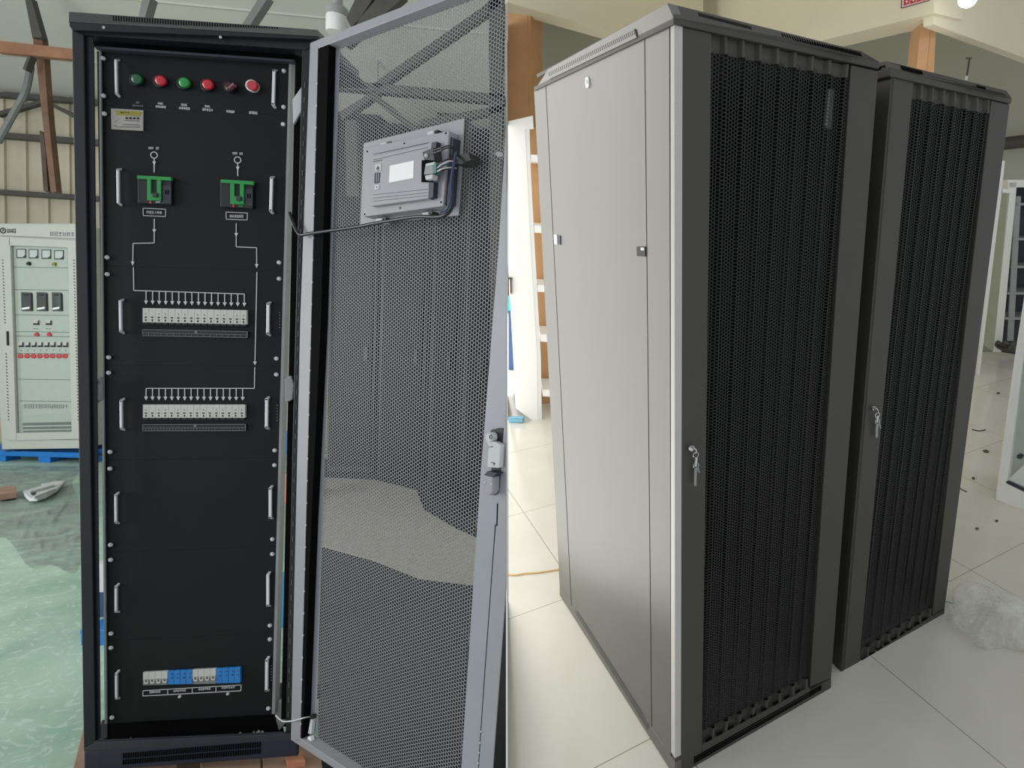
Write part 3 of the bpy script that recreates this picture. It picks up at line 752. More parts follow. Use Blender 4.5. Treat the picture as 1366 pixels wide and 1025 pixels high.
# power inlets: circles, arrows, the two green framed breakers
def acb(x0, y0, x1, y1, T, dark_r, knob, red, dash, label, off):
    body = build('main_breaker', MB().prism(PN, ((x0, y0), (x1, y0 + 2.4), (x1 - .2, y1 + .4), (x0 + .4, y1 - 2)), .008, 0), breaker_dark, P1, bevel=.002, label=label)
    (bx0, by0, bx1, by1), (lx0, lx1, ly), (sx0, sx1, sy) = T
    sl = (by1 - by0) / (bx1 - bx0)
    b = MB(); yy = lambda x: by0 + sl * (x - bx0)
    b.prism(PN, ((bx0, yy(bx0)), (bx1, yy(bx1)), (bx1, yy(bx1) + 4.6), (bx0, yy(bx0) + 4.2)), .013, .006)
    b.prism(PN, ((lx0, yy(lx0) + 4), (sx0, yy(sx0) + 4), (sx0, ly), (lx0, ly - .3)), .012, .006)
    b.prism(PN, ((sx1, yy(sx1) + 4), (lx1, yy(lx1) + 4), (lx1, ly + .2), (sx1, ly)), .012, .006)
    b.prism(PN, ((sx0 - .2, sy), (sx1 + .2, sy), (sx1 + .2, ly), (sx0 - .2, ly)), .0118, .006)
    build('green_surround', b, green_plastic, P1, label='green T-shaped breaker surround')
    b = MB().prism(PN, ((knob[0] - 3.2, knob[1] - 3), (knob[0] + 3.4, knob[1] - 3), (knob[0] + 4, knob[1] + 2.6), (knob[0] - 2.6, knob[1] + 2.6)), .018, .006); build('breaker_toggle', b, slate, P1, bevel=.001)
    b = MB().rect(PN, *dark_r, .0095, .006); build('trip_unit', b, slate, P1, bevel=.001)
    cx = (dark_r[0] + dark_r[2]) / 2; b = MB().rect(PN, cx - 2.2, dark_r[1] + 6, cx - .5, dark_r[1] + 12, .0100, .006).rect(PN, cx + .9, dark_r[1] + 6, cx + 2.6, dark_r[1] + 12, .0100, .006); build('trip_slot', b, dark_recess, P1)
    b = MB().prism(PN, ((red[0] - 1.3, red[1] - 2), (red[0] + 1.3, red[1] - 2), (red[0] + 1.4, red[1] + 1.6), (red[0], red[1] + 2), (red[0] - 1.3, red[1] + 1.5)), .0090, .006); build('trip_button', b, flat_red, P1)
    b = MB().rect(PN, dash[0] - 3, dash[1] - .7, dash[0] + 3, dash[1] + .6, .0086, .006); build('breaker_marking', b, white_print if off == 0 else green_plastic, P1)
acb(183.2, 234, 228.6, 273, ((182.8, 234, 228, 236.4), (196.2, 214.4, 267.4), (201, 209.2, 258.6)), (216.8, 247.5, 228.2, 271.4), (205.4, 260), (200.3, 269.8), (210.6, 269.6), 'black main breaker left, under the first white circle', 0)
acb(293.6, 239.4, 337.4, 278, ((294.5, 239.4, 338, 242), (307, 325.2, 272.6), (312.4, 320, 261.8)), (326.8, 252.5, 337, 275.2), (317.2, 265), (311.2, 274.6), (321, 275), 'black main breaker right, under the second white circle', 1)
b = MB(); k = depth_of(PN.p(205, 207)) / F
for cx, cy, y1, hd in ((205.5, 207, 230, 220.5), (317, 213.5, 235, 227.5)):
    b.ring(PN.p(cx, cy, .001), PN.n, 4.1 * k, .55 * k, 24, 4, .3); arrow(b, PN, cx, cy + 4.4, y1, 1.1, hd)
bL, bRt = MB(), MB()
build('inlet_mark', b, white_print, P1, label='white printed circles with arrows')
b = bL
glyphs(b, PN, 198, 196, 204.5, 199, 3, .0012, 0, .5, seed=70); glyphs(b, PN, 207.5, 196.2, 212, 199.4, 2, .0012, 0, .45, seed=71)
b = bRt; glyphs(b, PN, 310, 203, 316.4, 206, 3, .0012, 0, .5, seed=72); glyphs(b, PN, 319, 203.6, 324, 206.4, 2, .0012, 0, .45, seed=73)
bL.outline(PN, ((190.8, 277.8), (220.8, 279.2), (220.6, 288.9), (191, 287.7)), .7, .0012, 0)
b.outline(PN, ((301.4, 283), (330, 284.2), (329.6, 293.6), (301.6, 292.4)), .7, .0012, 0)
glyphs(bL, PN, 195, 281.4, 216, 284.6, 6, .0012, 0, .55, seed=74, dy=.7); glyphs(b, PN, 306, 286.6, 325, 290, 6, .0012, 0, .55, seed=75, dy=.5)
build('boxed_caption', bL, white_print, P1); build('boxed_caption', bRt, white_print, P1)
for pts_, hds in (((( 205.6, 292), (205.6, 324.2), (177.4, 324.8), (176.9, 354)), ((205.6, 311), (176.8, 354))), (((315, 298), (315, 329.4), (342.3, 330.6), (342.4, 357)), ((315, 316), (342.4, 357.5)))):
    b = MB()
    for (xa, ya), (xb, yb) in zip(pts_, pts_[1:]): b.line(PN, xa, ya, xb, yb, .95, .0012, 0)
    for hx, hy in hds: b.prism(PN, ((hx - 2.4, hy - 5), (hx + 2.4, hy - 5), (hx, hy)), .0016, 0)
    build('flow_line', b, white_print, P1)
def bus(pts_, tips, parent, heads=()):
    b = MB()
    for (xa, ya), (xb, yb) in zip(pts_, pts_[1:]): b.line(PN, xa, ya, xb, yb, 1.0, .0012, 0)
    for hx, hy in heads: b.prism(PN, ((hx - 2.4, hy - 5), (hx + 2.4, hy - 5), (hx, hy)), .0016, 0)
    for x, ya, yb in tips: arrow(b, PN, x, ya, yb, 1.0, None, 5.2, 4.8)
    build('flow_diagram', b, white_print, parent, label='white printed branching line with sixteen arrows')
t16 = [(lerp(194.7, 325.8, i / 15), lerp(388.6, 392.4, i / 15), lerp(406, 409, i / 15)) for i in range(16)]
bus(((177.8, 356.5), (178.4, 387.6), (325.9, 392.4)), t16, panels[2])
b = MB().line(PN, 342.7, 363, 340, 484, 1.0, .0012, 0); build('flow_line', b, white_print, panels[2])
t16 = [(lerp(194.7, 323.6, i / 15), 518.4, lerp(534.2, 534.6, i / 15)) for i in range(16)]
bus(((339.8, 490), (339.3, 518.3), (194.8, 518.3)), t16, panels[3], ((340, 487.5),))

def breaker_row(x0, x1, ya, yb, h, hd, parent, n=16):
    """n white breakers side by side: seen top edge from (x0,ya) to (x1,yb)"""
    for i in range(n):
        a, c = lerp(x0, x1, i / n), lerp(x0, x1, (i + 1) / n); y = lerp(ya, yb, (i + .5) / n)
        f = build('breaker', MB().rect(PN, a + .12, y, c - .12, y + h, .008, 0), breaker_white, parent, bevel=.0006)
        m = (a + c) / 2
        bb = MB().rect(PN, m - 1.6, y + h * .6, m + 1.4, y + h * .69, .0086, .006).rect(PN, m - .9, y + h * .78, m + 1, y + h * .92, .0085, .006)
        if i % 3 != 1: bb.rect(PN, m - .5, y + h * .36, m + .4, y + h * .43, .0085, .006)
        bb.rect(PN, a + .5, y + h - .2, c - .9, y + h + hd, .007, 0)
        bpy.data.objects[f.name]; build('breaker_toggle', bb, breaker_dark, parent)
breaker_row(190, 329, 411, 414, 19, 2.6, panels[2]); breaker_row(190.4, 326.8, 540, 540, 17.6, 2.6, panels[3])
for parent, q, h in ((panels[2], ((190.2, 439.8), (329.6, 442.6), (329.4, 450.6), (190.4, 448)), 0), (panels[3], ((190.4, 566.6), (327.2, 566.2), (327.2, 574.8), (190.4, 575)), 1)):
    (xa, ya), (xb, yb), (xc, yc), (xd, yd) = q
    o = build('caption_strip', MB().prism(PN, q, .005, 0), breaker_dark, parent, bevel=.0008, label='black caption strip below the breakers')
    b = MB().outline(PN, q, .7, .0058, .003)
    b.line(PN, xa, (ya + yd) / 2 + .3, xb, (yb + yc) / 2 + .3, .5, .0058, .003)
    for i in range(1, 34 if h else 17):
        n_ = 34 if h else 17; x = lerp(xa, xb, i / n_); b.line(PN, x, lerp(ya, yb, i / n_) + 4.4, x, lerp(yd, yc, i / n_), .4, .0058, .003)
    xm = lerp(xa, xb, .51); b.rect(PN, xm - 1.7, lerp(ya, yb, .51) + .6, xm + 1.7, lerp(ya, yb, .51) + 3.4, .0058, .003)
    build('caption_frame', b, grey_print, parent)
# bottom row: four grey breakers, blue protector, four grey breakers, blue protector
P6 = panels[6]; top = lambda x: 897.4 - (x - 190.5) * .0523; 
hgt = lambda x: lerp(17.2, 21, (x - 190.5) / 130)
for gx0, gx1, blue in ((190.5, 223.4, 0), (223.6, 256.2, 1), (256.4, 287.9, 0), (288, 320.6, 1)):
    if blue:
        for i in range(4):
            a, c = lerp(gx0, gx1, i / 4), lerp(gx0, gx1, (i + 1) / 4)
            f = build('surge_protector', MB().prism(PN, ((a + .1, top(a)), (c - .1, top(c)), (c - .1, top(c) + hgt(c)), (a + .1, top(a) + hgt(a))), .007 + .0012 * (i % 2), 0), blue_module, P6, bevel=.001)
            build('protector_mark', MB().rect(PN, a + 5, top(a) + 4, a + 6.4, top(a) + 5, .0088, .006).rect(PN, a + 4.6, top(a) + 9, a + 6, top(a) + 10.4, .0088, .006), slate, P6)
    else:
        for i in range(4):
            a, c = lerp(gx0, gx1, i / 4), lerp(gx0, gx1, (i + 1) / 4)
            f = build('breaker', MB().prism(PN, ((a + .1, top(a)), (c - .1, top(c)), (c - .1, top(c) + hgt(c) * .6), (a + .1, top(a) + hgt(a) * .6)), .007, 0), breaker_white, P6, bevel=.0008)
            build('breaker_base', MB().prism(PN, ((a + .1, top(a) + hgt(a) * .6), (c - .1, top(c) + hgt(c) * .6), (c - .1, top(c) + hgt(c)), (a + .1, top(a) + hgt(a))), .005, 0), meter_grey, P6)
            m = (a + c) / 2; y = top(m)
            build('breaker_toggle', MB().prism(PN, ((m - 3, y + 9.6), (m + 2.4, y + 9.6), (m + 2.6, y + 14.6), (m + 1.6, y + 15.8), (m - 1.6, y + 15.8), (m - 2.8, y + 14.6)), .010, .004), breaker_white, P6, bevel=.0006)
            build('toggle_mark', MB().rect(PN, m - 2, y + 10.2, m + 1.6, y + 10.9, .0106, .008).rect(PN, m - 1, y + 11.4, m + .8, y + 13.4, .0106, .008), breaker_dark, P6)
b = MB(); q = ((190.5, 922), (321.6, 914.2), (321.2, 922), (190.5, 929)); b.outline(PN, q, .8, .0012, 0)
for x in (223.6, 256.4, 288): b.line(PN, x, 922 - (x - 190.5) * .0595, x, 929 - (x - 190.5) * .0536, .8, .0012, 0)
for i, (xa, xb, y) in enumerate(((199, 214, 923.6), (231, 248, 921.8), (264.5, 281, 919.6), (295.5, 313.5, 917.6))): glyphs(b, PN, xa, y - 1, xb, y + 1.8, 6, .0012, 0, .5, seed=90 + i, dy=-.9)
build('flow_diagram', b, white_print, P6, label='white printed caption box in four fields')
for x, y in ((240.3, 929.3), (304.4, 925.6)): screw(x, y, P6, .0045)
# tiny side markings on the right
for k_, y0, y1, x in ((2, 417, 437, 373), (3, 541, 561, 369.6), (6, 889, 908, 361.8)):
    b = MB(); 
    for i in range(6): b.line(PN, x - .6, lerp(y0, y1, i / 5), x + .6, lerp(y0, y1, i / 5), 1.2, .0012, 0)
    build('printed_lettering', b, grey_print, panels[k_])

# ------------------------------------------------------------------ the open perforated door
hp0, hp1 = FR.p(413.5, 57, .016), FR.p(387.8, 987.6, .016)
hv = (hp1 - hp0).normalized()
dv = AT @ Vector((1427, 100, -800)); dv = (dv - hv * dv.dot(hv)).normalized()
DN = hv.cross(dv)
DP = Plane(hp0, DN); DN = DP.n.copy()
DS = DP.lift(-.022)                   # the sheet sits at the bottom of the shallow tray
print('door width', (DP.p(672, 570) - DP.p(398.5, 570)).length, 'depths', depth_of(DP.p(400, 500)), depth_of(DP.p(672, 570)))
tab = lambda *a: list(a)
outL = [(57, 413.5), (429, 400.2), (987, 388)]
inL = [(57, 424.2), (429, 415), (993, 400.4)]
stL = [(50, 438), (429, 427.2), (700, 414.5), (949, 405.2), (1040, 401)]
msL = [(40, 454.6), (63, 453.6), (300, 444), (599, 433.2), (989, 420.8), (1060, 418.5)]
def ms_r(y): return interp([(-80, 689), (160, 675.5), (320, 665.8), (480, 653.2), (640, 640.6), (1020, 615.6), (1100, 610)], y)
def fold(y): return interp([(-80, 724), (570, 672), (785, 654.5), (1025, 638), (1100, 633)], y)
ot = lambda x: 57 - .392 * (x - 413.5)           # upper edge of the door
ob = lambda x: 987.6 + .655 * (x - 387.8)        # lower edge
mt_top = lambda x: 64 - .452 * (x - 453.6)
mt_bot = lambda x: 993 + .66 * (x - 414.5) + 6
door = MB()
def dstrip(d1, d0, px, pl=DP):
    q = clip_right(px, SEAM)
    if len(q) > 2: door.prism(pl, q, d1, d0)
# hinge-side flange facing us
dstrip(0, -.03, [(413.5, 57), (424.2, 62), (415, 429), (400.4, 990), (387.8, 987.6), (400.2, 429)])
# upper and lower flanges
dstrip(0, -.03, [(413.5, 57), (700, ot(700)), (700, ot(700) + 15), (424.2, 64.5)])
dstrip(0, -.03, [(387.8, 987.6), (400.4, 985), (470, 1031), (470, ob(470))])
dframe = build('perforated_door', door, grey_flange, cab, bevel=.0015)
# flat black strip painting the shade of the channel behind the flange
b = MB(); q = [(424.2, 63.5), (438.5, 58), (428, 429), (415, 700), (405.6, 950), (402.6, 988), (400.2, 988), (415, 429)]
b.prism(DP, q, -.001, -.02); build('channel_shade', b, dark_recess, dframe, label='black strip for the shaded channel between the hinge flange and the sheet')
b = MB()
b.prism(DS, [(438, 57), (454.4, 50), (453.6, 63), (444, 300), (433.2, 599), (420.8, 989), (419.6, 1003), (402.5, 993), (405.2, 949), (414.5, 700), (427.2, 429)], 0, -.0015)
b.prism(DS, clip_right([(447, 56), (700, ot(700) + 13), (700, mt_top(700)), (453, mt_top(453.6))], SEAM), 0, -.0015)
b.prism(DS, [(403, 985), (421, 990), (421, mt_bot(421) - 2), (520, mt_bot(520)), (520, mt_bot(520) + 8), (403, mt_bot(403) + 3)], 0, -.0015)
st = [(ms_r(y), y) for y in (-60, 100, 160, 320, 480, 640, 1020, 1100)]
b.prism(DS, clip_right(st + [(fold(y) + 1, y) for y in (1100, 1025, 785, 570, -60)], SEAM), 0, -.0015)
build('door_stile', b, stile_grey, dframe)
# free edge return
b = MB(); RT = [(672, 570), (654.5, 785), (638, 1025), (633, 1100)]
q = clip_right([(fold(y), y) for y in (480, 570, 785, 1025, 1100)] + [(652, 1100), (657, 1025), (674.6, 785), (692, 570), (699, 480)], SEAM)
b.prism(DS, q, .003, -.0); build('door_return', b, grey_flange, dframe, bevel=.001)
b = MB()
for x0, y0, x1, y1 in ((660.6, 700, 654.4, 788), (654.4, 788, 646, 905), (646, 905, 638, 1025)): b.line(DS, x0, y0, x1, y1, .7, .0036, 0)
b.line(DS, 663.5, 672, 662.6, 702, 1.3, .0038, 0)
build('door_seam', b, dark_recess, dframe)
b = MB()
for x, y in ((642, 976), (641, 991), (639.4, 1004), (638.4, 1018)): b.lathe(DS.p(x, y, .003), DN, [(.002, 0), (.002, .002)], 8)
build('door_rivet', b, foam, dframe)
b = MB()
for x, y, r in ((429.5, 75, .0035), (433, 77.5, .003), (415.6, 63, .003), (410, 545, .003)): b.lathe(DS.p(x, y, .0 if x < 420 else .0), DN, [(r, 0), (r, .004), (r * .5, .006)], 10)
build('door_screw', b, steel, dframe)
b = MB()
for i in range(30):
    y = lerp(110, 965, i / 29); x = interp(inL, y); b.line(DP, x - .4, y, x - .5, y + 2.4, 1.0, .001, -.004)
build('flange_notch', b, foam, dframe, label='row of small pale notches on the flange edge')
# the sheet itself, hexagonal holes cut through
o0 = DS.p(454, 63, -.0005)
eu, ev = dv.normalized(), (-hv).normalized()
mesh_px = [(453.6, mt_top(453.6)), (700, mt_top(700))] + [(ms_r(y), y) for y in (-60, 160, 320, 480, 640, 1020, 1100)] + [(520, mt_bot(520)), (420.8, mt_bot(420.8)), (420.8, 989), (433.2, 599), (444, 300)]
def inside(u, v):
    x, y = project(o0 + eu * u + ev * v)
    return x < SEAM - 1.5 and inpoly(mesh_px, x, y) and y < 1090 and y > -40
SU, SV = .0091, .0096
perforated('perforated_sheet', mesh_grey, dframe, o0, eu, ev, DN, inside, (-.06, .75), (-2.2, .5), SU, SV, .84, .0006)
b = MB()
for x, y in ((668, 206),): b.prism(DS, ((x - 8, y - 1.5), (x - 4, y - 4), (x + 2, y - 2.5), (x + 3, y + 1), (x, y + 3.5), (x - 4, y + 3)), .0006, -.002)
build('sheet_patch', b, mesh_grey, dframe)
# swing lock on the free edge
b = MB().prism(DS, ((654, 574), (664, 571.5), (671.5, 571.5), (668, 628), (666, 656), (660, 661), (651, 660), (655, 628)), .004, 0)
lk = build('swing_lock', b, breaker_dark, dframe, bevel=.002)
b = MB().lathe(DS.p(654.6, 583.4, .014), DN, [(7.2 / F * 1.25, -.012), (7.2 / F * 1.25, .003), (6.2 / F * 1.25, .006)], 24)
b.prism(DS, ((649, 588), (661, 590), (668, 594), (665.5, 597), (659, 596), (652, 595)), .016, .004)
build('lock_body', b, foam, dframe, smooth=True)
b = MB().ring(DS.p(654.8, 583.2, .0205), DN, .0042, .001, 16, 6); build('lock_screw', b, slate, dframe)
b = MB().prism(DS, ((651.5, 598), (667.6, 594), (665.4, 624.6), (649.8, 623.6)), .018, .004); build('lock_plate', b, foam, dframe, bevel=.001)
b = MB().prism(DS, ((657.4, 616.4), (660.6, 618.6), (658.4, 621.6), (658.2, 619.4)), .0188, .016).line(DS, 654.6, 617.2, 657, 617.6, .8, .0188, .016); build('lock_arrow', b, slate, dframe)
b = MB().prism(DS, ((645.5, 634), (657, 637), (656.5, 657), (652.5, 661.4), (648, 659), (643.4, 650)), .026, .004); build('lock_lever', b, hmi_grey, dframe, bevel=.002)
b = MB().prism(DS, ((650, 629), (662.6, 631.5), (657, 637), (645.5, 634)), .025, .004); build('lock_lever_top', b, slate, dframe)
b = MB()
for x, y in ((647.4, 643.4), (655.6, 645.8)): b.lathe(DS.p(x, y, .026), DN, [(.0022, 0), (.0022, .0015)], 10)
build('lock_rivet', b, foam, dframe)

# ------------------------------------------------------------------ display unit on the door, wires
DU = DS.lift(.004)
hmi = thing('display_unit', DU.p(545, 295), 'grey display unit seen from behind, fixed to the open perforated door', 'display unit')
b = MB().prism(DU, ((484.8, 191), (619.3, 157.6), (611.4, 287.6), (480.4, 300)), .003, 0); build('back_plate', b, hmi_grey, hmi, bevel=.0008)
b = MB().prism(DU, ((485.9, 197), (599, 174.3), (591, 275), (484.8, 289.4)), .030, .003)
build('housing', b, hmi_grey, hmi, bevel=.002)
b = MB().prism(DU, ((596, 180), (604.5, 184), (598, 272), (589, 276)), .024, .003); build('housing_side', b, slate, hmi)
b = MB().prism(DU, ((496.2, 208.5), (580.6, 189.2), (578.5, 243), (571, 264.8), (494.5, 275.3)), .042, .030); inn = build('electronics_cover', b, hmi_grey, hmi, bevel=.0015)
b = MB().prism(DU, ((576, 190), (582.4, 189), (580, 205), (574, 205)), .0424, .03).prism(DU, ((572, 243), (578.6, 242), (577.5, 263), (571.4, 265)), .0424, .03); build('cover_edge', b, slate, hmi)
b = MB().prism(DU, ((520, 221.2), (552, 214.2), (551.2, 237.5), (518.7, 243.7)), .0430, .041); build('white_label', b, paper, hmi, label='blank white label')
b = MB()
for y0, y1 in ((206, 190.5), (213.5, 196.5), (260, 252.5), (264.5, 257), (268.5, 261)): b.line(DU, 498, y0, 571, y1, .6, .0424, .041)
b.line(DU, 497.5, 216, 510, 213.4, 1.0, .0424, .041); build('cover_rib', b, slate, hmi)
b = MB().prism(DU, ((500.6, 220), (508, 218.4), (508, 227), (500.4, 228)), .0436, .041); build('port_plate', b, foam, hmi)
b = MB().prism(DU, ((504, 221.2), (505.8, 224.5), (504, 227), (501.6, 225.6)), .0444, .041); build('port_button', b, breaker_dark, hmi)
b = MB().outline(DU, ((500, 231.5), (506, 230.6), (505, 243.6), (499.6, 244.4)), .7, .0436, .041).line(DU, 503, 232, 502.4, 244, .6, .0436, .041); build('port_slot', b, slate, hmi)
b = MB().prism(DU, ((499.4, 247), (505.4, 246), (505, 252.6), (499.2, 253.6)), .0436, .041); build('port_plate', b, foam, hmi)
b = MB().lathe(DU.p(502.6, 249.8, .0436), DN, [(.0016, 0), (.0016, .001)], 10); build('port_button', b, slate, hmi)
b = MB()
for x, y in ((490, 202.3), (539.5, 191.4), (595, 178), (486.6, 286), (534, 277.6), (588.5, 269.8)): b.lathe(DU.p(x, y, .030), DN, [(.0022, 0), (.0022, .0012)], 10)
build('housing_screw', b, dark_recess, hmi)
for x, y, sl_ in ((511, 191, -1.6), (574, 175.6, -1.6), (505, 292, -1), (567, 284, -1)):
    f = build('mounting_clip', MB().prism(DU, ((x - 4, y), (x + 4, y + sl_), (x + 4, y + sl_ + 5), (x - 4, y + 5)), .026, .003), foam, hmi, bevel=.001)
    build('clip_screw', MB().prism(DU, ((x + 4.4, y + .5 + sl_), (x + 9.6, y - 1 + sl_), (x + 9.6, y + 2 + sl_), (x + 4.4, y + 4 + sl_)), .022, .004), breaker_dark, hmi)
b = MB().prism(DU, ((563, 203), (578, 197), (579.5, 214), (566, 213)), .052, .03); build('connector', b, slate, hmi, bevel=.001)
b = MB().lathe(DU.p(569.6, 208, .052), DN, [(.0048, 0), (.0048, .003), (.003, .005)], 12).lathe(DU.p(580, 204.6, .048), DN, [(.003, 0), (.003, .003)], 10); build('connector_screw', b, foam, hmi)
b = MB().prism(DU, ((562.4, 214), (577, 212), (577, 243), (562, 243)), .044, .03); build('terminal_recess', b, dark_recess, hmi)
tb = build('terminal_block', MB().prism(DU, ((567, 221.6), (577.5, 217.4), (577.5, 231.6), (565.4, 233)), .056, .042), meter_grey, hmi, bevel=.001)
b = MB().prism(DU, ((577.2, 218.2), (581.6, 217.6), (581.4, 230.8), (577.2, 231.4)), .056, .042); build('terminal_side', b, terminal_green, hmi)
b = MB().prism(DU, ((568, 218.6), (579, 216.2), (579, 219.4), (567.6, 222)), .0572, .042).prism(DU, ((567, 234.5), (577, 232.6), (576.4, 238.4), (568, 240)), .054, .04); build('terminal_label', b, foam, hmi)
for i, (ya, yb, m_) in enumerate(((201, 193.4, cable_black), (205, 196, cable_black), (222, 211, cable_black), (225, 214, cable_white), (228.5, 223, cable_white), (231, 224, cable_black), (226, 217.5, cable_blue))):
    x0 = 573 if i < 2 else 581
    pts_ = [DU.p(x0, ya + 2, .05), DU.p(589, lerp(ya, yb, .5), .056), DU.p(600, yb + 1, .045), DU.p(608 + (i % 3), yb + (2 if i > 1 else 8), .03)]
    build('terminal_wire', MB().tube(pts_, .0017, 6), m_, hmi)
b = MB().prism(DU, ((606, 207.5), (625, 203.5), (627, 211), (630, 212.5), (616, 219), (606, 219)), .034, .004); build('wire_clamp', b, breaker_dark, hmi, bevel=.001)
cable_pts = [(386, 283), (390, 295), (399, 312.5), (414, 311.6), (440, 308), (475, 303), (510, 296.4), (554, 289.6), (580, 289.6), (592, 287.8), (600, 281.8), (604, 271), (605, 255), (604, 236), (606, 218)]
pp = []
for i, (x, y) in enumerate(cable_pts):
    if x < 400: pp.append(FR.p(x, y, .01 if i < 2 else .03))
    else: pp.append(DP.p(x, y, .012 if x < 450 else .012))
build('display_cable', MB().tube(pp, .0047, 10, 5), cable_black, hmi, smooth=True, label='thick black cable running to the right post of the open cabinet')
build('display_wire', MB().tube([DU.p(608, 203, .03), DU.p(606, 215, .05), DU.p(602, 240, .053), DU.p(601.4, 262, .05), DU.p(597, 278, .048), DU.p(588, 283, .04)], .0032, 8, 5), cable_blue, hmi, smooth=True)
pp = [FR.p(368, 955, -.035), FR.p(374, 960.6, -.01), FR.p(379, 963, .012), FR.p(391, 962, .025), DP.p(402, 959, .02), DP.p(409, 957.2, .008), DS.p(414.5, 956.8, .004)]
build('earth_wire', MB().tube(pp, .0019, 8, 5), cable_white, cab, smooth=True, label='thin white wire bridging the cabinet foot and its door')
pg = cab
build('plug_cap', MB().prism(DS, ((413, 954.6), (417.4, 955), (417.6, 960), (413.2, 960)), .012, .001), breaker_dark, pg, bevel=.001)
build('plug_sleeve', MB().prism(DS, ((414, 960), (417, 960), (415, 980), (410.6, 979)), .010, .001), foam, pg, bevel=.001)
build('plug_tip', MB().prism(DS, ((409.8, 984), (413.8, 983), (416, 994), (412.8, 996)), .012, .001), paper, pg, bevel=.001)
# =================================================================== RIGHT: the showroom with two closed cabinets
RA = Vector((0.88764, 0.43852, 0.1407)); RB = Vector((-0.45731, 0.87539, 0.15675)); RU = Vector((-0.05443, -0.20348, 0.97757))
RT_, RB_ = at(899.7, 32.5, 1.277), at(900.5, 1038, 1.794)
RFL = Plane(RB_ - RU * .002, RU)

class Rack:
    pass
def make_rack(T, B, fr_top, fr_bot, sd_top, sd_bot, label, depth_px=True):
    r = Rack(); e = (T - B).normalized()
    r.F = Plane(T, e.cross(RA)); r.S = Plane(T, e.cross(RB))
    r.FLT, r.FLB = T, B
    r.FRT, r.FRB = r.F.p(*fr_top), r.F.p(*fr_bot)
    r.RLT, r.RLB = (r.S.p(*sd_top), r.S.p(*sd_bot)) if sd_top else (T + RB * sd_bot, B + RB * sd_bot)
    r.t = thing('network_cabinet', (r.FLB + r.FRB + r.RLB) / 3, label, 'server cabinet')
    def at_(u, v, w):
        top = r.FLT + (r.FRT - r.FLT) * u + (r.RLT - r.FLT) * w; bot = r.FLB + (r.FRB - r.FLB) * u + (r.RLB - r.FLB) * w
        return top + (bot - top) * v
    r.at = at_
    def box(mb, u0, u1, v0, v1, w0, w1):
        return mb.hexa([at_(u0, v1, w0), at_(u1, v1, w0), at_(u1, v0, w0), at_(u0, v0, w0), at_(u0, v1, w1), at_(u1, v1, w1), at_(u1, v0, w1), at_(u0, v0, w1)])
    r.box = box
    return r

R1 = make_rack(RT_, RB_, (1172, 93.6), (1108.6, 918), (712.2, 121.8), (746.5, 794), 'large dark grey closed cabinet in front, showing its satin side panel and mesh door')
R2 = make_rack(at(1189, 101.5, 1.683), at(1122, 907.4, 2.2), (1347.3, 138.6), (1259.4, 823), None, .95, 'second dark grey closed cabinet behind the first one, showing only its mesh door')
print('rack size', (R1.FRT - R1.FLT).length, (R1.FLB - R1.FLT).length, (R1.RLT - R1.FLT).length, (R2.FRT - R2.FLT).length)

RU = (R1.FRB - R1.FLB).cross(R1.RLB - R1.FLB).normalized()
if RU.z < 0: RU = -RU
RFL = Plane(RB_ - RU * .002, RU)
RA = (RA - RU * RA.dot(RU)).normalized(); RB = (RB - RU * RB.dot(RU)).normalized()
def common(r):
    b = MB()
    # hollow body: left side, right side, back, floor, roof sheets (dark inside)
    r.box(b, .975, .998, .0, .998, .03, 1); r.box(b, .045, 1, 0.0, .998, .98, 1); r.box(b, .045, 1, .955, .975, .02, 1); r.box(b, .045, 1, 0, .012, .02, 1)
    build('cabinet_body', b, rack_inner, r.t)
    for u in (.1, .86):
        b = MB(); r.box(b, u, u + .05, .02, .95, .1, .13); build('mounting_rail', b, rack_front, r.t)
common(R1); common(R2)
# --- first cabinet: satin side with its strips, seams, latches
S1, F1 = R1.S, R1.F
side_t = lambda x: 33 + (893.5 - x) * (121.8 - 33) / (893.5 - 712.2)
side_b = lambda x: 784.5 + (x - 746.5) * 1.519
b = MB().prism(S1, ((728.4, side_t(728.4)), (859.4, side_t(859.4)), (868.8, side_b(868.8)), (762.6, side_b(762.6))), 0, -.02)
panel1 = build('side_panel', b, side_metal, R1.t, bevel=.0012, label='large satin grey side panel')
b = MB().prism(S1, ((712.4, side_t(712.4)), (727.6, side_t(727.6)), (761.8, side_b(761.8)), (746.6, side_b(746.6))), 0, -.02); build('rear_side_strip', b, side_metal, R1.t, bevel=.0008)
b = MB().prism(S1, ((860.4, side_t(860.4)), (892.9, side_t(892.9)), (894.6, 1008), (869.8, side_b(869.8))), 0, -.02); build('front_side_strip', b, side_metal, R1.t, bevel=.0008)
b = MB(); b.prism(S1, ((728, side_t(728)), (893.4, side_t(893.4)), (895, 1010), (746.6, 786)), -.012, -.014); build('side_gap', b, dark_recess, R1.t)
base_px = ((746.5, 784.8), (895.2, 1010.4), (900.4, 1018), (900.5, 1037.8), (746.5, 794))
b = MB().prism(S1, base_px, .001, -.02); base1 = build('base_rail', b, side_metal, R1.t, bevel=.001)
b = MB().prism(S1, ((766, 816), (769.5, 815.5), (866.5, 968), (864, 974.5)), .0018, -.001); build('base_slot', b, rack_inner, base1)
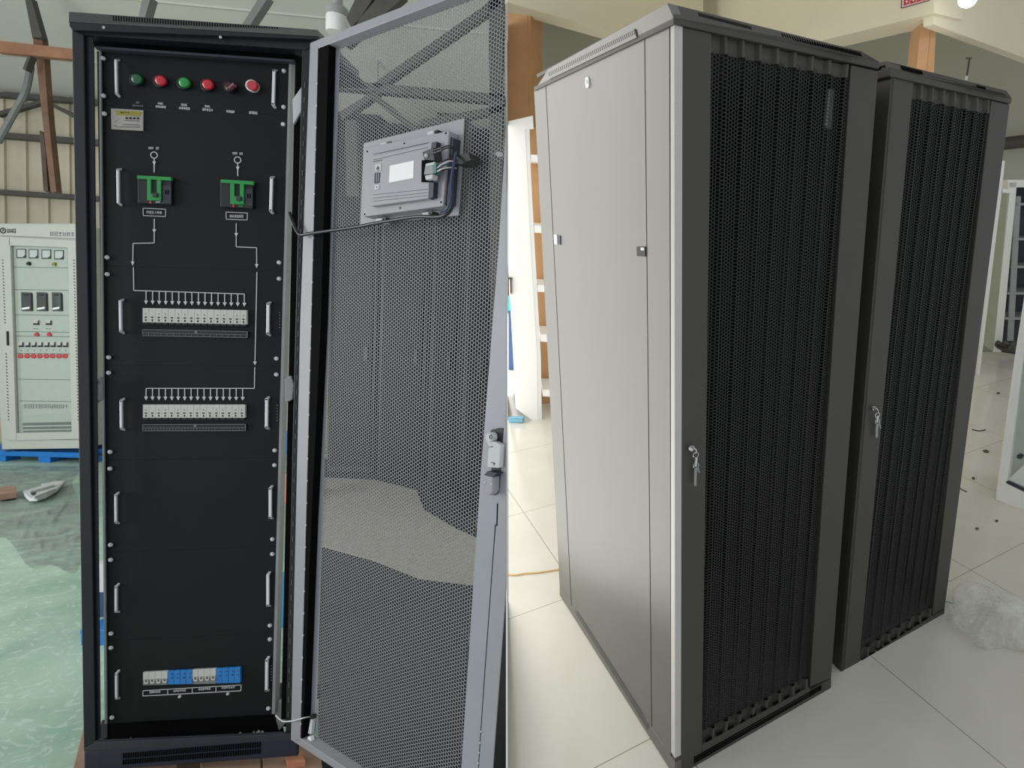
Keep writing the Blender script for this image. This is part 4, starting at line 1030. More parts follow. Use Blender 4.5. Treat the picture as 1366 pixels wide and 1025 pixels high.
# door edge (thickness of the front door) at the corner, highlight painted in pale
b = MB().prism(S1, ((894.4, 34), (899.7, 32.6), (900.4, 1012), (895.2, 1004)), .0004, -.02); build('door_edge', b, mat('door_edge_highlight', (196, 194, 190), .35, noise=.02), R1.t, bevel=.0006)
for q, m_, q2 in ((((849, 329), (860.5, 329), (860.8, 342.5), (849.3, 341.8)), breaker_dark, ((854.6, 330.4), (859, 330.6), (859, 334.4), (854.6, 334))), (((738.6, 313), (742.4, 313), (743.2, 326.4), (739.2, 325.6)), foam, None)):
    f = build('panel_latch', MB().prism(S1, q, .003, 0), m_, panel1, bevel=.0006)
    if q2: build('latch_mark', MB().prism(S1, q2, .0036, .002), foam, panel1)
b = MB().prism(S1, ((743, 314), (747, 314.6), (747.2, 326.6), (743.4, 326)), .003, 0); build('panel_latch', b, slate, panel1)
b = MB().prism(S1, ((780.6, 103.6), (783, 102.4), (784.8, 105), (785, 114), (783.6, 117.6), (781.4, 117), (780.4, 112)), .004, 0); lk = build('side_lock', b, foam, panel1, bevel=.0008)
b = MB().prism(S1, ((781.6, 106), (784, 106), (784, 112), (781.6, 112.4)), .0048, .003); build('lock_barrel', b, lamp_collar, panel1)
# inner side wall so the mesh looks into darkness
b = MB(); R1.box(b, .03, .04, .0, .97, .02, .98); build('inner_wall', b, rack_inner, R1.t)

def rack_front_door(r, stl, str_, mesh, pleat_top, n_pl, base, lockp, first):
    Fp = r.F
    (a, b_, c, d) = stl
    door = build('mesh_door', MB().prism(Fp, stl, .0, -.02), rack_front, r.t, bevel=.002)
    build('door_stile', MB().prism(Fp, str_, .0, -.02), rack_front, door, bevel=.002)
    # mesh outline: (tl, tr, br, bl)
    tl, tr, br, bl = mesh
    ptl, ptr = pleat_top
    O = Fp.p(*ptl); U = Fp.p(*ptr) - O; Wd = U.length; eu_ = U.normalized(); ev_ = Fp.p(*bl) - O; H = ev_.length; ev_ = ev_.normalized()
    nn = Fp.n
    per = Wd / n_pl
    def disp(u):
        t = (np.asarray(u) / per) % 1.0
        return -.012 + np.where(t < .62, .0, np.where(t < .74, (t - .62) / .12 * -.012 * 0 + (t - .62) / .12 * .011, np.where(t < .88, .011, (1 - t) / .12 * .011)))
    # solid pleated strips above and below the perforation
    def strip(name, e0, e1, off=0.0):
        mb = MB(); ks = [0, .62, .74, .88]
        us = sorted([per * (i + k) for i in range(n_pl) for k in ks] + [Wd])
        prev = None
        for u in us:
            f = u / Wd; d_ = float(disp(min(u, Wd - 1e-5)))
            A_ = Fp.p(lerp(e0[0][0], e0[1][0], f), lerp(e0[0][1], e0[1][1], f)) + nn * d_; B_ = Fp.p(lerp(e1[0][0], e1[1][0], f), lerp(e1[0][1], e1[1][1], f)) + nn * d_
            if prev: mb.poly([prev[0], A_, B_, prev[1]], nn * -.0012)
            prev = (A_, B_)
        return build(name, mb, rack_front, door)
    strip('pleated_strip', (ptl, ptr), ((tl[0], tl[1] + 2.5), (tr[0], tr[1] + 2.5)))
    strip('lower_strip', ((bl[0], bl[1] - 4), (br[0], br[1] - 4)), base[0])
    ang = eu_.dot(ev_); vo = (ev_ - eu_ * ang).normalized()
    px = [tl, tr, br, bl]
    def inside_(u, v):
        x, y = project(O + eu_ * u + vo * v); return inpoly(px, x, y)
    perforated('perforated_sheet', rack_mesh, door, O, eu_, vo, nn, inside_, (-.2, Wd + .2), (-.15, H + .3), .0083, .0088, .78, .0012, disp)
    # slots along the lower strip
    mb = MB()
    for i in range(9):
        f = (i + .5) / 9.5; x, y = lerp(bl[0], br[0], f), lerp(bl[1], br[1], f)
        sc = lerp(1.0, .7, f); mb.prism(Fp, ((x - 4 * sc, y + 9 * sc), (x + 3.6 * sc, y + 4.8 * sc), (x + 3.6 * sc, y + 7.2 * sc), (x - 4 * sc, y + 11.4 * sc)), .0006, -.004)
    build('lower_slot', mb, dark_recess, door)
    build('door_bottom', MB().prism(Fp, (base[0][0], base[0][1], base[1][1], base[1][0]), .0, -.02), rack_front, door)
    # base grille under the door
    bg = build('base_grille', MB().prism(Fp, base[2], -.001, -.03), rack_front, r.t)
    mb = MB(); g0, g1, g2, g3 = base[3]
    for k_ in range(3):
        f0, f1 = (k_ + .15) / 3, (k_ + .8) / 3
        mb.prism(Fp, ((lerp(g0[0], g3[0], f0), lerp(g0[1], g3[1], f0)), (lerp(g1[0], g2[0], f0), lerp(g1[1], g2[1], f0)), (lerp(g1[0], g2[0], f1), lerp(g1[1], g2[1], f1)), (lerp(g0[0], g3[0], f1), lerp(g0[1], g3[1], f1))), .0006, -.004)
    build('grille_slot', mb, dark_recess, bg)
    x, y, rr = lockp
    k_ = depth_of(Fp.p(x, y)) / F
    build('door_lock', MB().lathe(Fp.p(x, y, .008), nn, [(rr * k_, -.008), (rr * k_, .002), (rr * .8 * k_, .005)], 20), chrome, door, smooth=True)
    return door
F1door = rack_front_door(R1, ((899.7, 33), (949.6, 44), (936.6, 1006), (900.5, 1022)), ((1135.6, 86.5), (1171.6, 94.4), (1108.8, 905), (1080.6, 917)),
    ((950.7, 66), (1134, 101.5), (1080, 909), (938.4, 984)), ((950.2, 44), (1135.8, 86.6)), 8,
    (((937, 993), (1080.2, 917)), ((936.6, 1006), (1080, 928)), ((900.5, 1022), (1108.7, 905.2), (1108.6, 918), (900.5, 1037.8)), ((926, 1010), (1096, 914), (1096, 921), (926, 1020))), (922.4, 598, 4.8), True)
b = MB().prism(F1.lift(-.035), ((1106, 118.5), (1112.4, 120), (1108.6, 172), (1101, 169)), 0, -.01); build('inner_bracket', b, lamp_collar, F1door, label='pale bracket behind the top of the mesh')
F2door = rack_front_door(R2, ((1189, 101.8), (1219, 108.8), (1146.4, 885), (1122.2, 896)), ((1322.6, 133.8), (1347.2, 139.4), (1260.4, 812), (1244, 821)),
    ((1217.4, 127.5), (1321.8, 149.5), (1244.6, 814.5), (1148, 874)), ((1219.2, 109), (1322.6, 133.8)), 7,
    (((1147.2, 883), (1244.2, 822)), ((1146.6, 889), (1243.8, 827)), ((1122.2, 895), (1260.2, 812.5), (1259.4, 823), (1122, 907.4)), ((1139, 890), (1250, 826), (1249.6, 830), (1139, 896))), (1164.8, 544.7, 3.6), False)
# dark left flank of the second cabinet
b = MB(); 
b.poly([R2.FLT, R2.at(0, 1, 0), R2.at(0, 1, 1), R2.at(0, 0, 1)], (R2.FRT - R2.FLT).normalized() * .012); build('side_panel', b, rack_front, R2.t)

def lid(r, front_px, ch_px, side_px, vents, sidevents, side_m):
    Fp, Sp = r.F, r.S
    f0, f1, f2, f3 = front_px                      # top-left, top-right, bottom-right, bottom-left of the upright front edge
    b = MB(); back = (r.RLT - r.FLT)
    p = [Fp.p(*q, .006) for q in front_px]
    b.poly(p, back * .99)
    o = build('top_cover', b, rack_front, r.t, bevel=.0015)
    CHp = Plane(Fp.p(*f0, .006), (Fp.n + RU).normalized())
    c = [p[0], p[1], CHp.p(*ch_px[1]), CHp.p(*ch_px[0])]
    b = MB().poly(c, (Fp.n + RU).normalized() * -.008)
    build('lid_chamfer', b, rack_front, o)
    t_ = [c[3], c[2], c[2] + back * .93, c[3] + back * .93]; b = MB().poly(t_, RU * -.01); build('lid_top', b, rack_front, o)
    mb = MB()
    for (xa, ya, xb, yb, n_, h, w) in vents:
        for i in range(n_):
            x, y = lerp(xa, xb, i / (n_ - 1)), lerp(ya, yb, i / (n_ - 1))
            mb.prism(CHp, ((x, y), (x + w, y + w * .25), (x + w + h * .5, y + h + w * .25), (x + h * .5, y + h)), .0006, -.002)
    build('vent_slot', mb, dark_recess, o)
    if side_px:
        b = MB().prism(Sp, side_px, .004, -.02); sp = build('lid_side', b, side_m, o, bevel=.001)
        if sidevents:
            q0, q1, q2, q3 = sidevents
            b = MB().prism(Sp, sidevents, .008, .004); lip = build('lid_vent_lip', b, side_m, o, bevel=.001)
            mb = MB()
            for i in range(46):
                f = (i + .3) / 46
                xt, yt = lerp(q0[0], q1[0], f), lerp(q0[1], q1[1], f); xb, yb = lerp(q3[0], q2[0], f), lerp(q3[1], q2[1], f); w = lerp(.8, 1.1, f)
                mb.prism(Sp, ((lerp(xt, xb, .08), lerp(yt, yb, .08)), (lerp(xt, xb, .08) + w, lerp(yt, yb, .08)), (lerp(xt, xb, .6) + w, lerp(yt, yb, .6)), (lerp(xt, xb, .6), lerp(yt, yb, .6))), .0084, .006)
            build('lid_vent_slot', mb, slate, o)
    return o
lid(R1, ((898.9, 23.5), (1173, 82.5), (1173, 92), (898.9, 32)), ((891, 4.2), (1149, 68.5)),
    ((712.4, 121.4), (731, 92.4), (890.4, 4.2), (898.6, 23), (898.8, 31.6), (893.8, 33)),
    ((931, 16.8, 1000, 34.5, 30, 4.5, 1.3), (1042, 44, 1146, 69.5, 32, 4.6, 1.6)), ((731, 96), (846, 38), (849, 50), (732, 106)), side_metal)
lid(R2, ((1186.8, 90), (1349.8, 131.2), (1348.8, 138.4), (1186.8, 101.6)), ((1181.6, 81.4), (1342.4, 121)),
    ((1174.5, 98), (1176, 84), (1181.4, 81.2), (1186.4, 90), (1186.6, 101.4)),
    ((1202, 87.3, 1228, 94, 11, 4.5, 1.5), (1303, 113, 1313, 115.6, 6, 3, .9)), None, rack_front)

# --- keys hanging from both locks
def keyset(r, lock, pts_, label):
    Fp = r.F; k_ = depth_of(Fp.p(*lock)) / F; nn = Fp.n
    s = depth_of(Fp.p(*lock)) / 1.59 * (1.0 if r is R1 else 1.0)
    t = thing('key_set', Fp.p(pts_[-1][0], pts_[-1][1], .012), label, 'keys', 'keys in the cabinet doors')
    build('key_in_lock', MB().tube([Fp.p(lock[0] + 2.5 * 1, lock[1] - 1, .0185), Fp.p(pts_[0][0] + .5, pts_[0][1] - 3, .020), Fp.p(pts_[0][0], pts_[0][1] + 1, .0185)], 1.0 * k_, 8), chrome, t, smooth=True)
    build('ring', MB().ring(Fp.p(pts_[0][0], pts_[0][1] + 3, .016), nn, 4.0 * k_, .55 * k_, 20, 6), chrome, t, smooth=True)
    (x1, y1), (x2, y2), (x3, y3) = pts_[1:4]
    build('link', MB().prism(Fp, ((x1 - 1, y1), (x1 + 1.2, y1), (x2 + .8, y2), (x2 - 1, y2)), .018, .014), foam, t, bevel=.0004)
    build('ring', MB().ring(Fp.p(x2, y2 - 1.6, .014), nn, 4.0 * k_, .55 * k_, 20, 6), chrome, t, smooth=True)
    b = MB().lathe(Fp.p(x2 - .4, y2 + 4, .011), nn, [(3.0 * k_, 0), (3.0 * k_, .0022)], 16); b.prism(Fp, ((x2 - 2, y2 + 5), (x2 + 1, y2 + 5), (x3 + 1.4, y3), (x3 - 1.4, y3)), .013, .011)
    build('key', b, lamp_collar, t)
    b = MB().prism(Fp, ((x2 + 1.6, y2), (x2 + 3, y2 - .4), (x2 + 5, y2 + 8), (x2 + 3.8, y2 + 8.4)), .016, .014); build('key', b, lamp_collar, t)
keyset(R1, (922.4, 598), ((928.2, 604), (929.6, 611), (928.6, 623), (927.6, 648.4)), 'keys hanging from the lock of the front cabinet')
keyset(R2, (1164.8, 544.7), ((1170.6, 551), (1171.2, 555.5), (1170.6, 564), (1169.6, 584)), 'keys hanging from the lock of the second cabinet')

# ------------------------------------------------------------------ showroom shell
tm = bpy.data.materials.new('polished_tile'); tm.use_nodes = True
nt = tm.node_tree; bs = nt.nodes['Principled BSDF']; bs.inputs['Roughness'].default_value = 0.16; bs.inputs['Specular IOR Level'].default_value = .5
tc = nt.nodes.new('ShaderNodeTexCoord')
mp = nt.nodes.new('ShaderNodeMapping')
bt = nt.nodes.new('ShaderNodeTexBrick'); bt.offset = 0.0
bt.inputs['Scale'].default_value = 1.0; bt.inputs['Brick Width'].default_value = .8; bt.inputs['Row Height'].default_value = .8
bt.inputs['Mortar Size'].default_value = .0016; bt.inputs['Mortar Smooth'].default_value = .2; bt.inputs['Bias'].default_value = -1.0
nt.links.new(tc.outputs['UV'], mp.inputs['Vector']); nt.links.new(mp.outputs['Vector'], bt.inputs['Vector'])
n1 = noise(3.0, 6, .8); rr_ = ramp(n1.outputs['Fac'], .3, (208, 206, 194), .7, (216, 214, 203))
nt.links.new(rr_.outputs['Color'], bt.inputs['Color1']); nt.links.new(rr_.outputs['Color'], bt.inputs['Color2'])
bt.inputs['Mortar'].default_value = lin((128, 124, 110)) + (1,)
nt.links.new(bt.outputs['Color'], bs.inputs['Base Color'])
b = MB().poly([RFL.p(x, y) for x, y in ((677.2, 1500), (2000, 1700), (1900, 404), (677.2, 404))], RU * -.08)
o = struct(build('floor_right', b, tm))
TILE = (.875, .159)
uv = o.data.uv_layers.new(name='room'); org = RB_
for lp in o.data.loops:
    w = o.data.vertices[lp.vertex_index].co + o.location - org
    uv.data[lp.index].uv = (w.dot(RA) - TILE[0], w.dot(RB) - TILE[1])
def fuv(x, y):
    w = RFL.p(x, y) - RB_; return (w.dot(RA), w.dot(RB))
for q in ((800, 1023.5), (868.5, 985.7), (690, 834.5), (740.6, 815), (1188, 908), (1280, 977), (1340, 1024), (1271, 750), (1366, 705), (1240, 951)): print('tile', q, [round(v, 3) for v in fuv(*q)])

vd = (RFL.p(1000, 404) - CAM); vd = (vd - RU * vd.dot(RU)).normalized()
RW = Plane(RFL.p(1000, 412), -vd)
b = MB().prism(RW, ((677.2, -420), (1700, -420), (1700, 432), (677.2, 432)), 0, -.1); struct(build('wall_back_right', b, wall_sage))
# pillars carry beams; ceiling slab above
CE = Plane(RFL.o + RU * 3.75, RU)
def cbeam(name, P, px, th, m):
    return struct(build(name, MB().prism(P, px, 0, -th), m))
p2 = at(1236, 36, 4.6); BA = Plane(p2, RB.cross(RU)); BB_ = Plane(p2, RA.cross(RU))
b = MB().poly([CE.p(677.2, -560) , CE.p(1800, -560), CE.p(1800, 150), CE.p(677.2, 150)], RU * .08); struct(build('ceiling_right', b, ceil_cream))
p1 = at(700, 8, 5.6); BC = Plane(p1, RA.cross(RU))
cbeam('beam_1', BA, ((935, 94), (1232.7, 20.5), (1246, 17.4), (1246, -130), (935, -130)), .35, ceil_cream)
cbeam('beam_2', BC, ((677.2, 3), (722, 16), (812, 42), (938, 78), (938, -130), (677.2, -130)), .3, ceil_cream)
cbeam('beam_3', BB_, ((1246, 32.4), (1249.5, 34), (1366, 77), (1480, 119), (1480, -130), (1246, -130)), .1, ceil_cream)
def pillar(name, xa, xm, xb, ytop, xa2, xm2, xb2, ybot, P, label, m1, m2):
    a = [P.p(xa, ytop), P.p(xm, ytop), P.p(xm2, ybot), P.p(xa2, ybot)]
    def down(top, bot):
        d = bot - top; k = (RFL.o - top).dot(RU) / d.dot(RU); return top + d * (k * .998)
    A_ = [a[0], a[1], down(a[1], a[2]), down(a[0], a[3])]
    t = thing(name, (A_[2] + A_[3]) / 2, label, 'pillar')
    build('wrapped_face', MB().poly(A_, P.n * -.35), m1, t, bevel=.004)
    s0 = [P.p(xm, ytop, -.005), P.p(xb, ytop, -.005), P.p(xb2, ybot, -.005), P.p(xm2, ybot, -.005)]
    S_ = [s0[0], s0[1], down(s0[1], s0[2]), down(s0[0], s0[3])]
    build('wrapped_corner', MB().poly(S_, P.n * -.33), m2, t)
    return t
PPl = Plane(at(700, 100, 6.0), -vd)
pillar('wrapped_pillar', 677.4, 703.4, 707.6, 4, 678, 704, 711, 160, PPl, 'cardboard wrapped pillar rising behind the white shelf cabinet', cardboard_shade, cardboard)
PPr = Plane(at(1236, 36, 4.85), -vd)
pillar('wrapped_pillar', 1229.8, 1243.4, 1249.6, 18, 1222.6, 1236.4, 1246, 92, PPr, 'slim cardboard wrapped pillar rising behind the second cabinet', cardboard_shade, cardboard)
# lamp and sign
lp = at(1290.5, 0, 4.2); k = 4.2 / F
t = thing('pendant_globe', lp, 'glowing globe lamp under the beam at the top right', 'lamp')
build('lamp_globe', MB().lathe(lp - RU * 9 * k, RU, [(2 * k, 0), (7 * k, 1.6 * k), (10.6 * k, 5 * k), (12 * k, 10 * k), (10.6 * k, 15 * k), (6 * k, 20 * k)], 24), bulb, t, smooth=True)
build('lamp_holder', MB().lathe(lp + RU * 11 * k, RU, [(6 * k, 0), (6 * k, 10 * k), (3 * k, 16 * k), (3 * k, 30 * k)], 16), lamp_collar, t, smooth=True)
sg = thing('wall_sign', BA.p(1220, 10), 'red sign with white characters on the cream beam, cut off by the top edge', 'sign')
SGN = ((1202, 11), (1203.6, -40), (1246, -52), (1240, 0.4))
build('sign_board', MB().prism(BA, SGN, .02, .002), mat('pale_pink', (222, 196, 196), .6, noise=.1, scale=30), sg)
build('sign_border', MB().line(BA, 1202, 11, 1203.6, -40, 1.0, .022, .018).line(BA, 1202, 11, 1240, .4, .9, .022, .018), maroon, sg)
b = MB()
for i in range(4):
    x = 1205.5 + i * 8.6; y = 2.4 - i * 2.2
    b.prism(BA, ((x, y + 5), (x + .6, y - 14), (x + 7.6, y - 16), (x + 7.2, y + 2.4)), .023, .02)
build('sign_field', b, sign_red, sg)
b = MB()
for i in range(4):
    x = 1206 + i * 8.6; y = 2.4 - i * 2.2; glyphs(b, BA, x + .8, y - 12, x + 6.4, y + 2, 1, .0245, .022, .6, seed=200 + i)
build('sign_lettering', b, paper, sg)
# thin hook rod hanging in front of the far wall
HK = Plane(at(1290, 90, 5.2), -vd); up_ = RU
b = MB().tube([HK.p(1293.5, 78), HK.p(1289.6, 102)], .008, 8, 0); b.tube([HK.p(1288.6, 77.6), HK.p(1296, 77.8)], .006, 8, 0)
hk = thing('hanging_hook', HK.p(1289, 106), 'thin dark ceiling hook against the grey wall above the second cabinet', 'hook')
build('hook_rod', b, steel_dark, hk); build('hook_tip', MB().tube([HK.p(1289.6, 101.5), HK.p(1288.4, 107)], .013, 8, 0), foam, hk)

# ------------------------------------------------------------------ white shelf cabinet between the seam and the first rack
WS = Plane(RFL.p(700, 562), (CAM - RFL.p(700, 562)) - RU * (CAM - RFL.p(700, 562)).dot(RU))
ws = thing('shelf_cabinet', WS.p(700, 566), 'tall white cabinet with open shelves beside the satin side of the front rack', 'shelf cabinet')
b = MB().prism(WS, ((677.3, 161.8), (711, 154), (712, 172), (701, 172.6), (709.6, 352), (717, 475), (717.4, 569), (709.7, 561), (688, 545), (684.8, 478), (680, 392), (677.3, 340)), 0, -.04)
build('side_panel', b, shelf_white, ws, bevel=.003)
b = MB().prism(WS, ((701, 172.6), (706.4, 172.6), (708, 230), (714.6, 352), (721.4, 475), (723, 571), (717.2, 569), (716.4, 475), (709, 352), (701.6, 200)), -.002, -.03); build('post', b, lamp_white, ws)
b = MB().prism(WS, ((702, 170), (745, 170), (790, 575), (715, 575)), -.34, -.36); build('back_panel', b, cardboard, ws, label='brown board behind the shelves')
for x, y, h in ((710, 206, 9.5), (715, 300.5, 10), (719, 380, 9.4), (724, 446, 10), (727, 520, 9), (728, 566, 8)):
    build('shelf', MB().prism(WS, ((x - 3, y), (x + 30, y + 2), (x + 30, y + h + 2), (x - 3, y + h)), -.006, -.3), shelf_white, ws, bevel=.002)
b = MB().prism(WS, ((684, 371.5), (678.5, 370.5), (678.5, 372.4), (680.4, 373), (680.6, 391), (682.4, 393), (682, 373)), .02, 0); build('cabinet_handle', b, slate, ws)
c = WS.p(720, 372, -.15)
def rfbox(name, x0, x1, yt, yb, dep, m, label, cat, mlid=None):
    c = RFL.p((x0 + x1) / 2, yb); Pn = Plane(c, -vd)
    t = thing(name, c, label, cat)
    q = ((x0, yt), (x1, yt), (x1, yb), (x0, yb)); h = .2 * (yb - yt)
    build('box_body', MB().prism(Pn, ((x0, yt + h), (x1, yt + h), (x1, yb - .4), (x0, yb - .4)), 0, -dep), m, t, bevel=.004)
    build('box_lid', MB().prism(Pn, ((x0 - .3, yt), (x1 + .3, yt), (x1 + .3, yt + h), (x0 - .3, yt + h)), .006, -dep), mlid or m, t, bevel=.003)
    return t
rfbox('blue_block', 678.2, 697.5, 557.5, 564.5, .03, mat('pale_blue_block', (120, 176, 200), .6), 'flat pale blue block on the tiles under the white shelf cabinet', 'block')
rfbox('tool_case', 678, 687, 395, 494, .3, navy_plastic, 'dark blue case standing behind the white shelf cabinet', 'case', cyan_plastic)
# orange wire on the tiles
tag(build('orange_wire', MB().tube([RFL.p(x, y) + RU * .004 for x, y in ((677.6, 767.6), (688, 768.4), (700, 766.4), (718, 765.2), (735, 762.6), (752, 760))], .0035, 8), mat('orange_cable', (215, 170, 110), .5, noise=0), smooth=True), 'thin orange wire on the bright tiles at the foot of the front rack', 'wire')

# ------------------------------------------------------------------ glazed cabinets at the right edge
def quad_frame(P, px, w, d1, d0, mbx):
    n = len(px)
    for i in range(n):
        a, b_ = px[i], px[(i + 1) % n]; mbx.line(P, a[0], a[1], b_[0], b_[1], w, d1, d0)
    return mbx
gp = RFL.p(1329, 668)
GD = Plane(gp, (Vector((-.75, -.66, 0)) - RU * Vector((-.75, -.66, 0)).dot(RU)))
gc = thing('glazed_cabinet', gp, 'white framed glass door cabinet standing at the right edge', 'glazed cabinet')
b = MB().prism(GD, ((1368, 384), (1376, 384), (1342.4, 648), (1341.4, 672), (1329, 667.5), (1328.8, 660), (1353, 480)), 0, -.03)
b.prism(GD, ((1341.6, 645), (1420, 683), (1420, 716), (1341, 672)), 0, -.03)
b.prism(GD, ((1368, 384), (1430, 370), (1430, 384), (1374, 398)), 0, -.03)
gd_ = build('door_frame', b, shelf_white, gc, bevel=.002)
b = MB().prism(GD, ((1374, 392), (1425, 380), (1420, 686), (1342, 646)), -.012, -.016); build('glass_pane', b, glass_sheet, gd_)
b = MB().line(GD, 1342, 643, 1420, 680, 1.6, .001, -.02); build('glass_gasket', b, slate, gd_)
b = MB().prism(GD, ((1376, 398), (1480, 376), (1480, 700), (1346, 655)), -.36, -.38); build('cabinet_back', b, mat('pale_blue_grey', (176, 184, 184), .5, noise=.03), gc)
b = MB().prism(GD, ((1345, 640), (1440, 680), (1440, 690), (1345, 650)), -.03, -.36); build('cabinet_floor', b, shelf_white, gc)
b = MB().prism(GD, ((1357, 607), (1362, 605), (1366, 608), (1362, 613), (1356, 611)), -.355, -.36); build('dark_sticker', b, slate, gc)

PB = Plane(RFL.p(1320, 486), -vd)
bc = thing('display_cabinet', PB.p(1330, 478), 'tall white display cabinet with dark shelves in the background at the right', 'display cabinet')
b = MB().prism(PB, ((1352, 250), (1400, 244), (1400, 480), (1336, 470)), -.3, -.32); build('back_panel', b, slate, bc)
b = MB().prism(PB, ((1346, 243), (1357, 243), (1336, 470), (1325, 470)), 0, -.3); build('post', b, lamp_white, bc, bevel=.004)
b = MB().prism(PB, ((1344, 240), (1420, 240), (1420, 250), (1345, 250)), 0, -.3); build('top_board', b, lamp_white, bc)
for y, x in ((271, 1357), (317.6, 1352), (354.6, 1349), (390, 1344), (423.6, 1341)): build('shelf', MB().prism(PB, ((x, y), (1420, y + 1), (1420, y + 4), (x, y + 3)), -.01, -.3), lamp_collar, bc)
b = MB().prism(PB, ((1354, 262), (1362, 262), (1352, 455), (1344, 455)), -.02, -.04); build('inner_rail', b, lamp_collar, bc)
PG = Plane(RFL.p(1305, 500), -vd)
gk = thing('glass_door', PG.p(1304, 500), 'open glass door with a pale frame just right of the second rack', 'glass door')
fr_ = build('door_frame', MB().prism(PG, ((1335.6, 214.5), (1340.6, 214.5), (1339, 232), (1307, 500), (1302.8, 500), (1332, 240)), 0, -.03).prism(PG, ((1338, 252), (1348, 254), (1347, 258), (1337, 257)), 0, -.03), lamp_white, gk, bevel=.002)
b = MB().prism(PG, ((1337, 256), (1347, 257), (1325, 470), (1309, 470)), -.01, -.014); build('glass_pane', b, glass_mat('greenish_glass', (222, 227, 219)), fr_)
tag(build('wall_pipe', MB().tube([RW.p(1336, 192, .25), RW.p(1372, 188, .25), RW.p(1420, 183, .25)], .075, 12, 0), steel_dark, smooth=True), 'dark horizontal duct on the far wall right of the second rack', 'duct')
b = MB()
rnd = random.Random(4)
pcs = [PB.p(1326 + 30 * rnd.random(), 456 + 14 * rnd.random(), .05 + .15 * rnd.random()) for _ in range(16)]
o = tag(build('cable_bundle', MB().tube(pcs, .018, 8, 5), steel_dark, smooth=True), 'dark tangle of cable on the floor below the display cabinet', 'cable')

# ------------------------------------------------------------------ plastic film and litter on the tiles
def film(cx, cy, rx, ry, hgt, seed, label, name='plastic_film', grp=None):
    c = RFL.p(cx, cy); k_ = depth_of(c) / F
    bm = bmesh.new(); bmesh.ops.create_icosphere(bm, subdivisions=5, radius=1.0)
    rnd_ = random.Random(seed); ph = [rnd_.uniform(0, 6.28) for _ in range(12)]
    t1 = RA.copy(); t2 = RB.copy(); b = MB()
    X = (AT @ Vector((1, 0, 0))); X = (X - RU * X.dot(RU)).normalized(); Y = RU.cross(X)
    for v in bm.verts:
        p = v.co
        n_ = .14 * math.sin(3.2 * p.x + 2.4 * p.y + ph[0]) + .10 * math.sin(5 * p.y - 4 * p.x + ph[1]) + .05 * abs(math.sin(9 * p.x - 6 * p.y + ph[2] + 1.5 * math.sin(5 * p.y))) + .025 * abs(math.sin(17 * p.y + 11 * p.x + ph[3]))
        q = p * (1 + n_); h = max(0.0, (q.z + .35)) / 1.35
        b.v.append(c + X * (q.x * rx * k_) + Y * (q.y * ry * k_) + RU * (.003 + h * hgt))
    b.f = [[v.index for v in f.verts] for f in bm.faces]; bm.free()
    o = build(name, b, film_clear, smooth=True, fix=False); tag(o, label, 'plastic film', grp); return o
film(1324, 838, 58, 48, .14, 3, 'crumpled clear plastic film on the tiles beside the second rack')
def scrap(name, pts_, r, m, label, cat):
    tag(build(name, MB().tube([RFL.p(x, y) + RU * (r * 1.05) for x, y in pts_], r, 6, 4), m, smooth=True), label, cat)
scrap('wire_scrap', ((1262, 803), (1270, 805.4), (1278, 803.6), (1285, 800.4)), .0022, mat('green_wire', (70, 130, 100), .5, noise=0), 'short green wire offcut on the tiles beside the second rack', 'wire')
scrap('wire_scrap', ((1297, 573.6), (1303, 575.4), (1309, 575.4), (1314.6, 574.2)), .004, slate, 'curved grey wire offcut on the tiles, farthest of the litter', 'wire')
scrap('wire_scrap', ((1280.6, 652.4), (1285, 655), (1289.6, 656.8)), .003, slate, 'short straight grey wire offcut just right of the second rack', 'wire')
def chip(px, m, label): tag(build('litter_chip', MB().prism(RFL, px, .006, .001), m), label, 'litter')
chip(((1311, 600.5), (1316, 600), (1320, 602.2), (1317, 603.8), (1313, 603)), steel_dark, 'dark leaf shaped chip on the tiles below the curved wire offcut')
chip(((1296.6, 636.6), (1300.4, 636.6), (1300.6, 638.8), (1297, 638.8)), steel_dark, 'small dark chip on the tiles nearest the second rack')
chip(((1301, 704.4), (1304, 703.4), (1306, 705), (1303.4, 706.6)), mat('olive_leaf', (96, 100, 72), .7), 'small olive green leaf on the tiles')
chip(((1327.6, 693.6), (1331.6, 693.6), (1331.4, 695.4), (1328, 695.4)), steel_dark, 'small dark chip on the tiles below the glazed cabinet')
chip(((1330, 523.6), (1334, 523.4), (1333.4, 525), (1330.4, 525)), steel_dark, 'tiny dark chip on the distant tiles')

# =================================================================== partition between the two rooms (thin wall, seen on edge)
def cam_pt(x, z, yc):
    return CAM + AT @ Vector(((x - PX) / F * z, yc, z))
z0, z1 = .92, 9.6
b = MB().hexa([cam_pt(675.8, z0, 2.0), cam_pt(676.3, z0, 2.0), cam_pt(676.3, z0, -2.2), cam_pt(675.8, z0, -2.2), cam_pt(675.8, z1, 2.0), cam_pt(676.3, z1, 2.0), cam_pt(676.3, z1, -4.5), cam_pt(675.8, z1, -4.5)])
struct(build('wall_partition', b, mat('white_partition', (235, 236, 232), .8, noise=.01)))

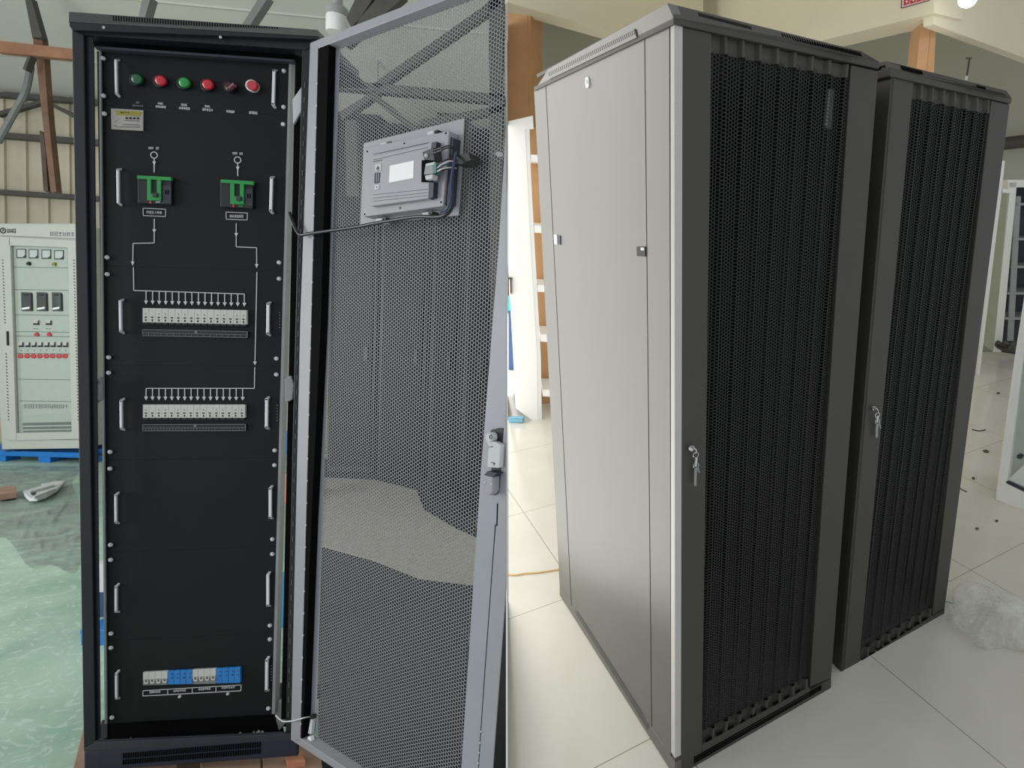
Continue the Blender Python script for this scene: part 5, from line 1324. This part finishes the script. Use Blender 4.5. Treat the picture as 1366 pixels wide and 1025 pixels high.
# =================================================================== camera, light
cd = bpy.data.cameras.new('camera'); co = bpy.data.objects.new('camera', cd); C.objects.link(co)
cd.sensor_fit = 'HORIZONTAL'; cd.sensor_width = 36.0; cd.lens = F / 1366 * 36.0
cd.shift_x = -(PX - 683.0) / 1366; cd.shift_y = 0.0; cd.clip_start = .05
rot = AT @ Matrix(((1, 0, 0), (0, -1, 0), (0, 0, -1)))
co.matrix_world = Matrix.Translation(CAM) @ rot.to_4x4()
bpy.context.scene.camera = co

w = bpy.data.worlds.new('daylight'); bpy.context.scene.world = w; w.use_nodes = True
nt = w.node_tree; bg = nt.nodes['Background']; bg.inputs['Color'].default_value = (.93, .97, 1.0, 1); bg.inputs['Strength'].default_value = 0.62

def area(name, loc, target, sx, sy, power, color=(1, 1, 1)):
    l = bpy.data.lights.new(name, 'AREA'); l.shape = 'RECTANGLE'; l.size = sx; l.size_y = sy; l.energy = power; l.color = color
    o = bpy.data.objects.new(name, l); C.objects.link(o); o.location = loc
    o.rotation_euler = (Vector(target) - Vector(loc)).to_track_quat('-Z', 'Y').to_euler(); return o
def point(name, loc, power, r=.1, color=(1, .96, .9)):
    l = bpy.data.lights.new(name, 'POINT'); l.energy = power; l.shadow_soft_size = r; l.color = color
    o = bpy.data.objects.new(name, l); C.objects.link(o); o.location = loc; return o
# added area lights along the partition, standing in for the showroom's unseen windows
wl = cam_pt(676.35, 2.9, -.35); pn = (AT @ Vector((1, 0, (PX - 676.35) / F))).normalized()
area('window_fill', wl + pn * .006, wl + pn * 2, 3.3, 2.5, 44, (1, .99, .97))
w2 = cam_pt(676.35, 6.6, -.9)
area('window_fill', w2 + pn * .006, w2 + pn * 2, 3.4, 1.8, 60, (1, .99, .97))  # second one added to brighten the pillars and far wall
point('globe_light', lp - RU * .35, 3)
area('hall_fill', (-4.2, -.4, 1.6), (-1.6, 3.2, 1.9), 3.0, 3.0, 170, (1, 1, .98))  # added fill light brightening the workshop roof and back wall, source unseen
vs = bpy.context.scene.view_settings
bpy.context.scene.display_settings.display_device = 'sRGB'
vs.view_transform = 'Standard'; vs.look = 'None'; vs.exposure = 0.0; vs.gamma = 1.0; vs.use_curve_mapping = False
